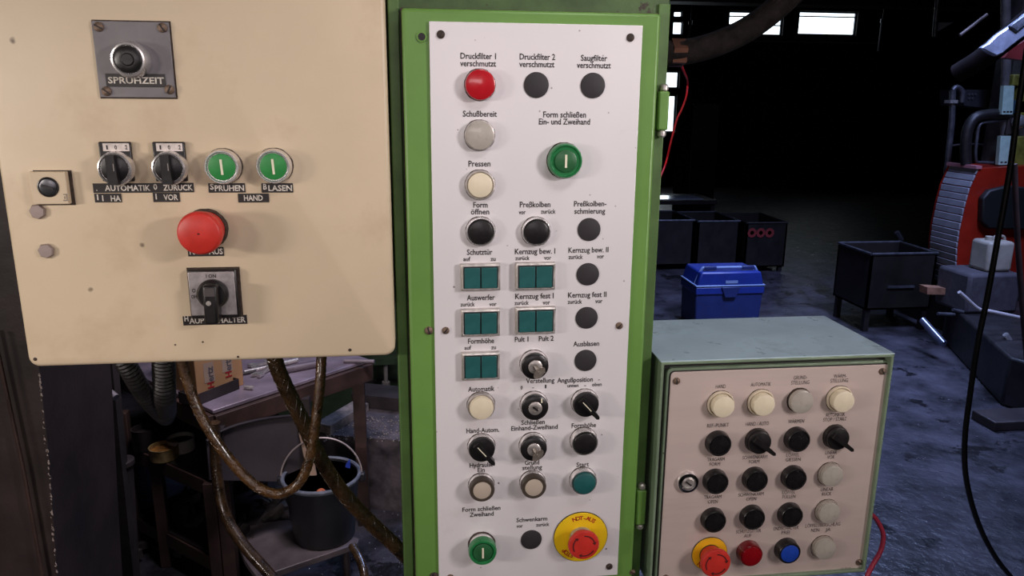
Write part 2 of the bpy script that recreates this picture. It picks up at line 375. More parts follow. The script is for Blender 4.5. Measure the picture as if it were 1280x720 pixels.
def selector(parent, px, py, y, ang, r=R0, bez=chrome, h1=.007, mark=True, length=.021, label='black selector switch', hk=.010):
    p = at(px, py, y)
    o = sub('selector_switch', km('sbez %s %.4f %.4f' % (bez.name, r, h1), ringp(r, r-.0012, h1), bez), p, parent); o['label'] = label
    sub('gasket', km('gasket %.4f' % r, [(r+.0005, 0), (r+.0005, .0005), (r-.001, .0007), (0, .0007)], grime_shade, 48, rough_ring), p, o)
    def ex(b):
        ca, sa = math.cos(ang), math.sin(ang)
        def q(u, w, z): return Vector((u*ca-w*sa, -z, u*sa+w*ca))
        w = .0036
        pts = [q(-r*.72, w, 0), q(length*.9, w*.62, 0), q(length, 0, 0), q(length*.9, -w*.62, 0), q(-r*.72, -w, 0)]
        b.prism([t+Vector((0, -h1, 0)) for t in pts], (0, -hk, 0))
    sub('knob', km('knob %.3f %.4f %.4f %.4f' % (ang, r, h1, length), dome(r*.93, 0, h1+.004, .001), black, extra=ex), p, o)
    if mark:
        b = MB(); ca, sa = math.cos(ang), math.sin(ang)
        bar(b, .0010, r*.95, h1+hk, ang-math.pi/2, cx=ca*-r*.05, cz=sa*-r*.05); key = 'mark %.3f %.4f' % (ang, r)
        if key not in K: K[key] = mesh_of(key, b, whiteink)
        sub('pointer_mark', K[key], p, o)
    return o
def keyswitch(parent, px, py, y, ang, key_in=True, label=None):
    p = at(px, py, y); r = R0
    o = sub('key_switch', km('sbez chrome k', ringp(r, r-.0016, .008), chrome), p, parent)
    if label: o['label'] = label
    sub('gasket', km('gasket %.4f' % r, [(r+.0005, 0), (r+.0005, .0005), (r-.001, .0007), (0, .0007)], grime_shade, 48, rough_ring), p, o)
    sub('collar', km('kcollar', [(r*.97, .004), (r*.97, .0105), (r*.86, .012), (r*.55, .0125), (r*.52, .011), (0, .011)], black), p, o)
    sub('lock_cylinder', km('kcyl', [(r*.5, .009), (r*.5, .0135), (r*.42, .0142), (r*.2, .0142), (r*.18, .0128), (0, .0128)], satin), p, o)
    b = MB(); bar(b, .0016, .005, .0118, 0, .0008, *(math.cos(ang+1.57)*r*.72, math.sin(ang+1.57)*r*.72)); obj_at = mesh_of('m', b, whiteink); sub('pointer_mark', obj_at, p, o)
    if key_in:
        b = MB(); a0 = math.radians(38); cx_, cz_ = .0042, -.0060
        pts = [Vector((cx_+math.cos(t)*.0078*math.cos(a0)-math.sin(t)*.0048*math.sin(a0), 0, cz_+math.cos(t)*.0078*math.sin(a0)+math.sin(t)*.0048*math.cos(a0))) for t in np.linspace(0, 2*math.pi, 22)[:-1]]
        b.prism([t+Vector((0, -.0165+(t.x*.35), 0)) for t in pts], (0, -.0018, 0))
        b.prism([Vector((-.002, -.013, .002)), Vector((.001, -.013, .0005)), Vector((.004, -.0165, -.004)), Vector((.001, -.0165, -.0035))], (0, -.0014, 0))
        sub('key', mesh_of('key', b, mat('worn key metal', (.40, .34, .29), .35, metal=.7, var=.25, vscale=200)), p, o)
    else:
        b = MB(); bar(b, .0018, .0075, .0142, math.radians(50), .0005); sub('key_slot', mesh_of('slot', b, black), p, o)
    return o
def screw(parent, px, py, y, r=.004, m=rusty, slot=True, ang=.6, label=None):
    p = at(px, py, y)
    o = sub('screw', km('screw %s %.4f' % (m.name, r), [(r, 0), (r, r*.22), (r*.75, r*.45), (0, r*.55)], m, 20), p, parent)
    if label: o['label'] = label
    if slot:
        key = 'sslot %.2f %.4f' % (ang, r)
        if key not in K: b = MB(); bar(b, r*.3, r*1.75, r*.42, ang, r*.18); K[key] = mesh_of(key, b, ink)
        sub('slot', K[key], p, o)
    return o
def arrows(mb, r, y, w=.0011, c=(0,0)):
    for k in range(3):
        a0 = math.radians(60+120*k+30); a1 = a0-math.radians(72); m = 9
        outer = [(c[0]+(r+w)*math.cos(a0+(a1-a0)*i/m), c[1]+(r+w)*math.sin(a0+(a1-a0)*i/m)) for i in range(m+1)]
        inner = [(c[0]+(r-w*.2)*math.cos(a0+(a1-a0)*i/m), c[1]+(r-w*.2)*math.sin(a0+(a1-a0)*i/m)) for i in range(m+1)]
        poly = outer+inner[::-1]
        mb.prism([(x, -y, z) for x, z in poly], (0, -.0003, 0))
        t = a1-.16; mb.prism([(c[0]+(r+2.6*w)*math.cos(a1), -y, c[1]+(r+2.6*w)*math.sin(a1)), (c[0]+(r-2*w)*math.cos(a1), -y, c[1]+(r-2*w)*math.sin(a1)),
                 (c[0]+(r+w*.3)*math.cos(t-.1), -y, c[1]+(r+w*.3)*math.sin(t-.1))], (0, -.0003, 0))

# ------------------------------------------------------------------ green control cabinet
YP = .800; YD = .803; YF = .825
fl = PY(483.5, 10, YF).x; fr_ = PY(838, 5, YF).x; ztop = 1.78
cab = thing('control_cabinet', ((fl+fr_)/2, 1.0, 0), 'tall green control cabinet with a white button panel, between cream box and small console', 'control cabinet')
obj('housing', MB().box(fl, fr_, YF, 1.28, 0, ztop), green_dirty, cab, bevel=.003)
dl = PY(501.5, 12, YD).x; dr = PY(826.7, 20, YD).x; dt = PY(640, 12.5, YD).z
obj('door_seal', MB().box(dl-.0012, dr+.0015, YD+.014, YF, .20, dt+.0015), grime_shade, cab)
door = obj('door', MB().box(dl, dr, YD, YD+.018, .22, dt), green, cab, bevel=.0035, segs=3)
# raised lip around the frame edge (lighter green side strips of the housing)
obj('side_strip', MB().box(fl+.001, dl-.0025, YF-.0045, YF, .0, ztop-.13), wgreen, cab, bevel=.0012)
obj('side_strip', MB().box(dr+.003, fr_-.0005, YF-.003, YF, .0, ztop-.13), wgreen, cab, bevel=.001)
# hinges
for (y0, y1, px) in ((114, 163, 830.5), (612, 655, 802.5)):
    a = PY(px, y0, YF-.010); b = PY(px, y1, YF-.010)
    hg = obj('hinge', MB().box(a.x-.0065, a.x+.0055, YF-.013, YF-.001, b.z, a.z), green, cab, bevel=.002); hg['label'] = 'green painted door hinge'
    for z in (a.z+.0035, b.z-.0035):
        obj('hinge_pin', MB().lathe([(0,-.004),(.003,-.004),(.0048,-.002),(.0048,.002),(.003,.004),(0,.004)], (a.x, YF-.008, z), (0,0,1), 16), satin, hg)
# door screws and hole
hp = at(527, 46, YD)
o = sub('door_hole', km('doorhole', [(.0052, 0), (.0052, .0012), (.0038, .0014), (.0034, .0004), (0, .0003)], green, 24), hp, cab)
sub('hole', km('holein', [(.0040, 0), (.0040, .0011), (0, .0012)], ink, 24), hp, o)
screw(cab, 536, 413, YD, .0046, rusty, ang=.3, label='rusty slotted door screw'); screw(cab, 542.5, 720, YD, .0052, grime_shade, ang=.3, label='rusty slotted door screw'); screw(cab, 790.5, 706+9, YD, .0035, rusty, ang=1)
# white face plate
tl = PY(536.3, 26.5, YP); br = PY(772.8, 718.5, YP)
plate = obj('face_plate', MB().box((tl.x), br.x-.001, YP, YP+.003, br.z, tl.z), white_al, cab, bevel=.0005); plate['label'] = 'white printed button panel'
for (x, y, mm) in ((551, 43, grime_shade), (788, 47, grime_shade), (557, 413, rusty), (774, 407, rusty), (563, 721.5, rusty), (761.5, 708, grime_shade)):
    s_ = screw(cab, x, y, YP, .0041, mm, ang=2.4); s_['label'] = 'panel screw'
C7 = 6.6; C6 = 5.2
caps = [("Druckfilter 1",575.5,620,70,7),("verschmutzt",575,620,79.3,7),("Druckfilter 2",649.5,694,71,7),("verschmutzt",649,693,80.2,7),
("Saugfilter",726,759,72.5,7),("verschmutzt",721,763.5,81.5,7),("Schußbereit",578.5,621,142.2,7),("Form schließen",679,732.5,143.2,7),("Ein- und Zweihand",673.5,737.5,152,7),
("Pressen",585.5,613,204.5,7),("Form",591.5,609.5,256,6.8),("öffnen",588.5,611.5,264.5,6.8),("Preßkolben",649.7,688,255.5,6.8),("vor",648.5,657,265,5.6),("zurück",676,694.5,264.3,5.6),
("Preßkolben-",717.5,758,254.5,6.6),("schmierung",718,756.5,263.7,6.6),("Schutztür",583.5,615.5,315,6.8),("auf",579,588,323.7,5.4),("zu",613,619.5,323.5,5.4),
("Kernzug bew. I",643.5,694,314,6.8),("zurück",644,662,322.5,5.4),("vor",680,689,322,5.4),("Kernzug bew. II",710.5,760.5,312.3,6.6),("zurück",710.5,728.5,321,5.4),("vor",746,755,320.3,5.4),
("Auswerfer",583.5,618.5,371.8,6.8),("zurück",575.5,593.5,380.3,5.4),("vor",611.5,620.5,380,5.4),("Kernzug fest I",644,692,370,6.8),("zurück",643,661,378.5,5.4),("vor",678.5,687.5,378,5.4),
("Kernzug fest II",710,758,368.3,6.6),("zurück",709.5,727.5,377,5.4),("vor",744,753,376.2,5.4),("Formhöhe",585,617.5,426,6.6),("auf",580.5,589,434.5,5.2),("zu",614,620,434,5.2),
("Pult 1",643.5,660.5,424,6.4),("Pult 2",673.5,692,423,6.4),("Ausblasen",716.5,749,429.5,6.3),("Automatik",585,618,486,6.4),("Verstellung",657.5,693,475.6,6.2),
("0",650.6,653.2,484.5,4.6),("-",665,667.5,484,4.6),("I",681,683,483,4.6),("Angußposition",696.5,741,474.6,6.2),("-",747.5,750,474,4.6),("unten",709,723,481.7,4.6),("-",730,732.5,481.3,4.6),("oben",740,752,480.3,4.6),
("Hand-Autom.",583,624,537.7,6.2),("Schließen",651.5,681,527.6,6),("Einhand-Zweihand",639,697,534.3,6),("Formhöhe",714.5,745,531.5,6.2),("Hydraulik",587,616,581,6),("Ein",597,606,587.3,6),
("Grund",656,674,578,5.9),("stellung",653,677.5,584.2,5.9),("Start",720.5,736,580.5,6),("Form schließen",578,625.5,635.8,5.8),("Zweihand",587,617,642.6,5.8),("Schwenkarm",645.5,684,649,5.6),("vor",645.5,653.5,657.3,4.8),("zurück",670,686.5,655.5,4.8)]
for c in caps: caption(c[0], c[1], c[2], c[3], c[4], YP, ink, plate)
# column 1
lamp(cab, 599.7, 106, YP, redlens, bez=redlens_dark, hb=.004, hc=.010, label='red indicator lamp', cap_r=.0152)
lamp(cab, 599.3, 169.2, YP, greylens, satin, hb=.004, hc=.008, label='grey translucent indicator lamp', cap_r=.0146)
push(cab, 599.8, 231, YP, ivory, satin, hb=.006, hc=.007, label='cream push button')
push(cab, 600.5, 289, YP, black, chrome, hb=.006, hc=.0075, label='black push button')
push(cab, 669.7, 289, YP, black, chrome, hb=.006, hc=.0075, label='black push button')
for (x, y, r) in ((670.3,106.3,15.8),(740.9,107,15.6),(736.2,286.8,14.6),(734.6,342.8,14.4),(733.2,397.2,14.2),(731.8,450.4,14)):
    plug(cab, x, y, YP, r*mpp(at(x, y, YP)))
plug(cab, 664, 674.3, YP, 13.2*mpp(at(664, 674, YP)))
# green round push buttons with I mark
def green_i(px, py, y, r, hb, hc, parent, bez, collar=None, ang=0, lens=greendark, label='green start push button marked I', rc=None):
    p = at(px, py, y)
    if collar:
        o = sub('push_button', km('gcollar', ringp(collar, collar-.003, hb*.6), chrome), p, parent)
        sub('gasket', km('gasketg', [(collar+.0014, 0), (collar+.0014, .001), (0, .0012)], grime_shade, 48, rough_ring), p, o)
        sub('guard_ring', km('gring %.4f %.3f' % (r, hb), [(r*.8, hb*.35), (r, hb*.5), (r, hb*.85), (r*.93, hb), (r*.80, hb), (r*.72, hb*.86), (0, hb*.86)], bez), p, o)
    else:
        o = sub('push_button', km('gbez %s %.4f %.4f' % (bez.name, r, hb), [(r*1.0, 0), (r*1.02, hb*.5), (r*.98, hb*.85), (r*.93, hb), (r*.87, hb), (r*.82, hb*.85), (0, hb*.8)], bez), p, parent)
        sub('gasket', km('gasket2 %.4f' % r, [(r*1.045, 0), (r*1.045, .001), (0, .0011)], grime_shade, 48, rough_ring), p, o)
    o['label'] = label
    rc = rc or r*.70
    sub('cap', km('gcap %.4f %.4f %s' % (rc, hc, lens.name), dome(rc, 0, hc, .001), lens), p, o)
    b = MB(); bar(b, r*.13, rc*1.15, hc+.0001, ang, .0006); sub('line_mark', mesh_of('mark', b, whiteink), p, o)
    return o
green_i(705, 200.5, YP, .0182, .011, .0112, cab, greenlens, rc=.0118)
green_i(602, 680, YP, .0165, .019, .0186, cab, greenlens, collar=.0150, rc=.0115)
# twin rectangular push buttons
def twin(x0, x1, y0, y1):
    a = PY(x0, y0, YP); b = PY(x1-1, y1-3.2, YP); z0, z1 = b.z, a.z; X0, X1 = a.x, b.x; w = X1-X0; hh = z1-z0; d = .0075
    def f(q): return [(X0+q, z0+q), (X1-q, z0+q), (X1-q, z1-q), (X0+q, z1-q)]
    m = MB(); o4, i4, e4 = f(0), f(.0024), f(.0036)
    vs = [(x, YP, z) for x, z in o4]+[(x, YP-d*.75, z) for x, z in f(.0003)]+[(x, YP-d, z) for x, z in i4]+[(x, YP-d+.002, z) for x, z in e4]
    fs = [(i+4*k, (i+1) % 4+4*k, (i+1) % 4+4*k+4, i+4*k+4) for k in range(3) for i in range(4)]+[(12, 13, 14, 15)]
    m.add(vs, fs)
    o = obj('twin_push_button', m, satin, cab, bevel=.0004); o['label'] = 'teal twin push button in steel frame'
    xm = (X0+X1)/2
    for s0, s1 in ((X0+.0040, xm-.0007), (xm+.0007, X1-.0040)):
        obj('button_cap', MB().box(s0, s1, YP-d-.0004, YP-d+.003, z0+.0034, z1-.0040), teal, o, bevel=.0005)
    obj('recess', MB().box(X0+.0030, X1-.0030, YP-d+.0012, YP-d+.0022, z0+.0026, z1-.0030), ink, o)
for t in ((575.3,626,329,364.8),(643.6,694,327.5,364),(575.8,625.5,385.5,421.3),(643.6,694.2,383,418.5),(576.5,625.3,439.5,475.5)): twin(*t)
keyswitch(cab, 667, 454, YP, math.radians(-115), True, 'key switch with its key inserted')
lamp(cab, 601, 506, YP, ivory, satin, hb=.007, hc=.0125, label='ivory indicator lamp', cap_r=.0134)
keyswitch(cab, 667, 505, YP, math.radians(-40), False, 'key switch without key')
selector(cab, 730.5, 502, YP, math.radians(-48), length=.021)
selector(cab, 601.5, 557.5, YP, math.radians(-50), length=.022)
keyswitch(cab, 665.5, 556, YP, math.radians(-125), True, 'key switch with its key inserted')
push(cab, 729, 549.5, YP, black, chrome, hb=.010, hc=.0125, label='black push button')
def ring_lamp(px, py):
    p = at(px, py, YP); r = .0150
    o = sub('indicator_lamp', km('rl bez', ringp(r, r-.001, .006), chrome), p, cab); o['label'] = 'cream lamp in a dark brown ring'
    sub('gasket', km('gasket %.4f' % r, [(r+.0005, 0), (r+.0005, .0005), (0, .0007)], grime_shade, 48, rough_ring), p, o)
    sub('dark_ring', km('rl ring', [(r*.97, 0), (r*.97, .0125), (r*.9, .014), (r*.75, .014), (r*.7, .013), (0, .013)], mat('brown ring', (.06, .045, .035), .4)), p, o)
    sub('lens', km('rl lens', dome(r*.70, 0, .0142, .0008), mat('dull cream lens', (.50, .42, .34), .4, var=.05)), p, o)
ring_lamp(601.5, 606); ring_lamp(665.3, 602.5)
push(cab, 728.2, 599, YP, teal, chrome, hb=.009, hc=.0125, label='teal push button')
# main emergency stop with yellow disc
def estop(parent, px, py, y, rd, rc, depth, ym, words, collar_r, ax_label, small=False):
    p = at(px, py, y); o = sub('emergency_stop', km('disc %.3f' % rd, dome(rd, 0, .0022, .0006), ym, 64), p, parent); o['label'] = ax_label
    sub('edge_ring', km('edge %.3f' % rd, [(rd*1.02, 0), (rd*1.02, .0012), (0, .0013)], grime_shade, 64), p, o)
    if small: sub('collar', km('scol', [(collar_r, 0), (collar_r, .0045), (collar_r*.9, .005), (0, .005)], mat('brown black collar', (.035, .02, .015), .5)), p, o)
    else: sub('collar', km('bcol', ringp(collar_r, collar_r*.8, .007), satin), p, o)
    sub('mushroom_head', km('mush %.4f' % rc, [(rc*.70, 0), (rc*.74, depth*.55), (rc*.93, depth*.68), (rc, depth*.78), (rc, depth*.9), (rc*.94, depth*.985), (rc*.85, depth), (0, depth*1.01)], redp, 56), p, o)
    b = MB(); arrows(b, rc*.68, depth*1.012); sub('turn_arrows', mesh_of('arrows', b, mat('dark red print', (.09, .012, .012), .6, var=0)), p, o)
    b = MB()
    for (txt, ang0, step, size) in words:
        for i, ch in enumerate(txt):
            if ch == ' ': continue
            a = math.radians(ang0-step*i); rr = rd*.80
            glyph_at(b, ch, (rr*math.cos(a), rr*math.sin(a)), size, a-math.pi/2, -.00235, .03)
    sub('lettering', mesh_of('lettering', b, redink), p, o)
estop(cab, 725.6, 670.5, YP, .0325, .0186, .0205, yellow, [("NOT-AUS", 109, 9.2, .0075), ("STOP", 247, 9.5, .0075)], .0142, 'red mushroom emergency stop on a yellow disc')

# ------------------------------------------------------------------ cream cabinet on the left
YC = .800
x0 = PY(38, 461, YC).x-.0015; x1 = PY(494, 440, YC).x; z0 = (PY(38, 461, YC).z+PY(494, 440, YC).z)/2-.0015; z1 = 1.95
lc = thing('wall_box', ((x0+x1)/2, .9, z0), 'cream enamelled steel switch box hung left of the green cabinet', 'switch box')
ring0 = rrect(x0, x1, z0, z1, .011, 6); ring1 = rrect(x0+.004, x1-.004, z0+.004, z1-.004, .008, 6); kk = len(ring0)
m = MB().add([(x, YC, z) for x, z in ring1]+[(x, YC+.0012, z) for x, z in rrect(x0+.0012, x1-.0012, z0+.0012, z1-.0012, .010, 6)]+[(x, YC+.004, z) for x, z in ring0]+[(x, YC+.030, z) for x, z in ring0],
    [tuple(range(kk)), tuple(range(4*kk-1, 3*kk-1, -1))]+[(i+kk*j, (i+1) % kk+kk*j, (i+1) % kk+kk*(j+1), i+kk*(j+1)) for j in range(3) for i in range(kk)])
lid = obj('lid', m, cream, lc, sharp=60)
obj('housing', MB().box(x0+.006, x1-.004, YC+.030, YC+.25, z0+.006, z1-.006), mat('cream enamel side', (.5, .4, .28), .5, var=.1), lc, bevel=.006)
br_ = MB().box(x1-.006, fl+.0005, YC+.10, YC+.16, z0+.12, z0+.16); obj('mounting_bracket', br_, darksteel, lc)
# SPRUHZEIT plate
def qplate(name, pts, y, d, m, bev=.0006, parent=lc):
    P = [PY(a, b, y) for a, b in pts]; X0 = (P[0].x+P[3].x)/2; X1 = (P[1].x+P[2].x)/2; Z1 = (P[0].z+P[1].z)/2; Z0 = (P[2].z+P[3].z)/2
    return obj(name, MB().box(X0, X1, y-d, y, Z0, Z1), m, parent, bevel=bev)
gp = qplate('knob_plate', [(115,26),(212,28),(220,121.5),(126,122.5)], YC, .0022, plategrey); gp['label'] = 'blue grey metal plate with rusted edges'
qplate('plate_grime', [(114,24.5),(213.5,26.5),(222,123),(126,124)], YC, .0006, grime_shade)
for (x, y, a) in ((123.5,33.5,1.1),(203,34.7,.6),(133.4,114,.9),(212,112,-.5)): screw(lc, x, y, YC-.0022, .0045, rusty, ang=a)
p = at(165.5, 75.2, YC-.0022)
o = sub('rotary_knob', km('rk1', [(.0172, 0), (.0174, .004), (.0162, .010), (.0152, .0125), (.0136, .0128), (.0128, .0110), (0, .0110)], chrome, 48), p, lc); o['label'] = 'chrome ringed black rotary knob'
def ex(b):
    for k in range(3): bar(b, .003, .010, .0128, k*1.05+.4, .0012)
sub('knob_face', km('rk2', [(.0127, .008), (.0127, .0115), (.011, .0128), (.006, .0128), (.005, .0142), (0, .0142)], black, 32, extra=ex), p, o)
def tape(x0_, x1_, yt, yb, txt, tx0, tx1, y=YC, parts=None, hpx=6.8):
    a = PY(x0_, (yt+yb)/2, y); b = PY(x1_, (yt+yb)/2, y); hh = (yb-yt)*mpp(a)/2; zc = (a.z+b.z)/2
    o = obj('embossed_label', MB().box(a.x, b.x, y-.0007, y, zc-hh, zc+hh), tapeblack, lc, bevel=.0002); o['label'] = 'black embossed label reading '+txt
    for (t, u0, u1, dy) in (parts or [(txt, tx0, tx1, 0)]): caption(t, u0, u1, (yt+yb)/2+dy, hpx, y-.0007, tapewhite, o, bold=.02, sink=.0002)
    return o
tape(132.5, 207, 92.5, 108.5, 'SPRÜHZEIT', 135, 205, YC-.0022, hpx=7.5)
# the two selector switches with legend plates
for (cx, cy, bx, by, l0) in ((145.5, 209.5, 149.5, 210, 124.8), (212.5, 209, 216, 209.5, 191.5)):
    lp = qplate('legend_plate', [(l0, 177.5),(l0+40.5,176.5),(l0+44,226),(l0+5,226.5)], YC, .0045, black, .0012); lp['label'] = 'black legend plate'
    pc = qplate('paper_insert', [(l0+3,179),(l0+36,179),(l0+37.5,189),(l0+4.5,189)], YC-.0045, .0005, paper, parent=lc)
    caption('1', l0+8, l0+10, 184.2, 5, YC-.005, ink, pc); caption('0', l0+18.3, l0+21.3, 184.2, 5, YC-.005, ink, pc); caption('2', l0+31.5, l0+34.5, 184.2, 5, YC-.005, ink, pc)
    p = at(bx-1.5, by, YC-.003); r = .0162
    o = sub('selector_switch', km('lsel', [(r, 0), (r*1.04, .004), (r*1.02, .008), (r*.97, .0105), (r*.88, .0112), (r*.82, .0098), (0, .0095)], chrome, 48), p, lc); o['label'] = 'chrome ringed black selector switch'
    def ex(b):
        b.prism([(-.0052, -.009, .0135), (.0030, -.009, .0135), (.0046, -.009, -.0150), (-.0046, -.009, -.0150)], (0, -.0085, 0))
    sub('knob', km('lselk', dome(r*.80, .004, .0108, .001), black, extra=ex), p, o)
    b = MB(); bar(b, .0007, .007, .0180, 0, .0003, .0022, .002); sub('pointer_mark', mesh_of('mk', b, greyink), p, o)
for (px, py) in ((281.5, 208), (345, 207.4)):
    green_i(px-1, py-.3, YC, .0172, .0125, .0118, lc, chrome, lens=mat('bright green cap', (.03, .26, .06), .4, var=.1, vscale=80), ang=.05, rc=.0132)
tape(116.5, 191.3, 229, 241, 'I AUTOMATIK', 0, 0, parts=[('.', 120, 121.5, 0), ('AUTOMATIK', 131, 188, 0)])
tape(191.3, 242.5, 228.5, 240.5, '0 ZURÜCK', 0, 0, parts=[('0', 191.8, 196.5, -1), ('ZURUCK', 204, 241, 0)])
tape(118.5, 152, 241.8, 253, 'II HA', 0, 0, parts=[('I', 121.3, 123, -.8), ('I', 127.7, 129.3, .4), ('HA', 138.5, 151, .6)])
tape(191.5, 225, 240.8, 252.5, 'I VOR', 0, 0, parts=[('I', 194.5, 196, -1), ('VOR', 204.5, 222.5, 0)])
tape(260.7, 306.7, 229, 240.7, 'SPRUHEN', 0, 0, parts=[('S', 262.5, 267.3, -1.5), ('PRUHEN', 268.5, 305, .3)])
tape(327, 366.5, 229, 240.7, 'BLASEN', 0, 0, parts=[('B', 329, 333.5, -1.5), ('LASEN', 335.5, 365, .3)])
tape(297.7, 336.3, 241.8, 253, 'HAND', 305, 328.5)
tape(235, 280, 308.8, 320.3, 'NOT AUS', 0, 0, parts=[('NOT', 237, 256.5, 0), ('AUS', 261, 278.5, -.3)])
tape(228.8, 309, 394, 406, 'HAUPTSCHALTER', 0, 0, parts=[('H', 230.5, 235.5, -1.8), ('AUPTSCHALTER', 236.5, 307, .2)])
# mushroom stop
p = at(259.5, 285.5, YC); rc = .0215
o = sub('emergency_stop', km('lmcol', [(rc*.95, 0), (rc*.97, .003), (rc*.9, .006), (0, .006)], grime_shade, 48, rough_ring), p, lc); o['label'] = 'faded red mushroom emergency stop'
sub('mushroom_head', km('lmush', [(rc*.84, 0), (rc*.86, .014), (rc*.90, .018), (rc*.99, .024), (rc, .029), (rc*.95, .0325), (rc*.86, .034), (.003, .0343), (.0012, .0343), (.0008, .0335), (0, .0333)], redp, 56), p, o)
b = MB(); bar(b, .0012, .0012, .0344, .7, .0002); sub('centre_dot', mesh_of('dot', b, ink), p, o)
# main switch
fr2 = qplate('main_switch', [(236,335.5),(297,335.5),(301,396),(240,397)], YC, .006, black, .002); fr2['label'] = 'black and silver rotary main switch'
qplate('switch_grime', [(234.5,333.8),(300,333.8),(304,398),(238,398.5)], YC, .0008, grime_shade)
fp = qplate('silver_face', [(235.5,339.8),(293,339.5),(296.5,393.5),(239,394)], YC-.006, .0012, alsilver, .0008, parent=fr2)
YS = YC-.0072
caption('I ON', 257.5, 270, 345, 4.5, YS, ink, fp); caption('O', 240, 244.5, 363.2, 4.8, YS, ink, fp); caption('OFF', 239, 247, 370.8, 4.5, YS, ink, fp)
p = at(266.5, 367, YS)
sub('switch_boss', km('msb', [(.0155, 0), (.0155, .004), (.013, .007), (0, .007)], black, 40), p, fr2)
b = MB(); b.prism([(-.006, 0, .0125), (.0085, 0, .0125), (.0068, 0, -.0290), (-.0068, 0, -.0290)], (0, -.017, 0)); b = MB().add([q+p for q in b.v], b.f); hd = obj('switch_handle', b, black, fr2, bevel=.0025)
b = MB(); bar(b, .0100, .0085, .0171, 0, .0004, .001, .0055); K['x'] = mesh_of('x', b, mat('grey handle insert', (.07, .06, .06), .4)); sub('handle_insert', K['x'], p, fr2)
sub('handle_screw', km('hs', dome(.0026, .0165, .018, .0004), greyink, 16), p+Vector((-.0008, 0, -.006)), fr2)
# cream lock block
lk = qplate('lock_block', [(40,213.5),(86,214.5),(89.5,254),(45,254.5)], YC, .007, cream, .0008); lk['label'] = 'cream square block with a round key lock'
qplate('lock_shadow', [(41,212.5),(90.5,213),(94,257),(47,256)], YC, .0007, grime_shade)  # painted shadow: dark sheet showing right of and below the block
p = at(60.3, 233.8, YC-.007)
sub('lock_ring', km('lkr', [(.0098, 0), (.0098, .0006), (.0088, .001), (.0080, .0004), (0, .0004)], black, 32), p, lk)
sub('lock_cylinder', km('lkc', [(.0078, 0), (.0078, .0009), (.006, .0014), (0, .0014)], mat('blackened steel', (.10, .10, .11), .3, metal=.8), 32), p, lk)
b = MB(); bar(b, .0022, .0115, .0015, 1.25, .0009); sub('key_slot', mesh_of('s', b, ink), p, lk)
for gx, gy, w_, h_ in ((81.6, 243, 4.6, 1.4), (83.7, 246.5, 1.3, 6), (81, 247, 1.3, 3.4), (82, 250.5, 5, 1.6)):
    a = at(gx, gy, YC-.007); q = mpp(a); obj('maker_mark', MB().box(a.x-w_*q/2, a.x+w_*q/2, YC-.0073, YC-.0069, a.z-h_*q/2, a.z+h_*q/2), mat('mark grey', (.28, .23, .18), .6), lk)
for (x, y) in ((47.8, 264.2), (58.5, 313.3)):
    o = sub('hole_cap', km('hexcap', [(.0076, 0), (.0076, .0022), (.0066, .0034), (0, .0036)], mat('dull metal cap', (.34, .27, .25), .45, metal=.3, var=.1), 7), at(x, y, YC), lc); o['label'] = 'dull grey metal hole cap'
for (x, y, s) in ((44, 449, .0019), (297.5, 446, .0013), (437.5, 437.5, .0018), (219, 431, .0009), (253.5, 427.5, .001)):
    sub('rivet', km('riv %.4f' % s, dome(s, 0, .0004, .0002), grime_shade, 12), at(x, y, YC), lc)

# ------------------------------------------------------------------ small console on the right
YR = .806; YB = .800
X0 = PY(827, 456, YB).x; X1 = PY(1118.5, 443.5, YB).x; Z1 = PY(1119, 443, YB).z; Z0 = PY(1090, 714.5, YB).z
X0b = X0; dep = .165
rc_ = thing('control_console', ((X0+X1)/2, .88, Z0), 'small grey green control console with daylight painted on its top, right of the green cabinet', 'control console')
m = MB(); t = .0035
outer = [(X0,Z0),(X1,Z0),(X1,Z1),(X0,Z1)]; inner = [(X0+t,Z0+t),(X1-t,Z0+t),(X1-t,Z1-t),(X0+t,Z1-t)]
m.ngon_ring(outer, inner, YB, YB+dep); m.box(X0+t, X1-t, YB+.02, YB+dep, Z0+t, Z1-t)
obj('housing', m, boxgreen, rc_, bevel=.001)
obj('top_daylight_tint', MB().box(X0-.0005, X1+.0005, YB+.001, YB+dep, Z1, Z1+.0012), boxtop, rc_)  # thin layer that carries the daylight tint over the housing top
obj('seal_gap', MB().box(X0+t, X1-t, YB+.012, YB+.02, Z0+t, Z1-t), ink, rc_)
P0 = PY(838.5, 466.5, YR); P1 = PY(1112.5, 454, YR); P2 = PY(1084, 710.5, YR)
px0, px1, pz1, pz0 = P0.x, (P1.x), (P0.z+P1.z)/2, P2.z
ld = MB().prism([(x, YR+.001, z) for x, z in rrect(px0-.0045, px1+.0035, pz0-.0045, pz1+.0045, .006)], (0, .008, 0)); obj('lid', ld, boxgreen, rc_, bevel=.001)
pm = MB().prism([(x, YR-.0008, z) for x, z in rrect(px0, px1, pz0, pz1, .005)], (0, .003, 0))
YQ = YR-.0008
pr = obj('face_plate', pm, grey_al, rc_, bevel=.0003); pr['label'] = 'grey aluminium button panel'
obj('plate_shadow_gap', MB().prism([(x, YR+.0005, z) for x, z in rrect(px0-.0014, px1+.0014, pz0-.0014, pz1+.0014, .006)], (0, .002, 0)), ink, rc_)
obj('mounting_arm', MB().box(fr_-.0005, X0+.004, YB+.05, YB+.12, Z0+.06, Z0+.16), darksteel, rc_)
for (x, y, a) in ((845.5,476,.1),(1102.7,464,.5),(1073.4,702.5,.8),(832,722,.3)): screw(rc_, x, y, YQ, .0043, rusty, ang=a)
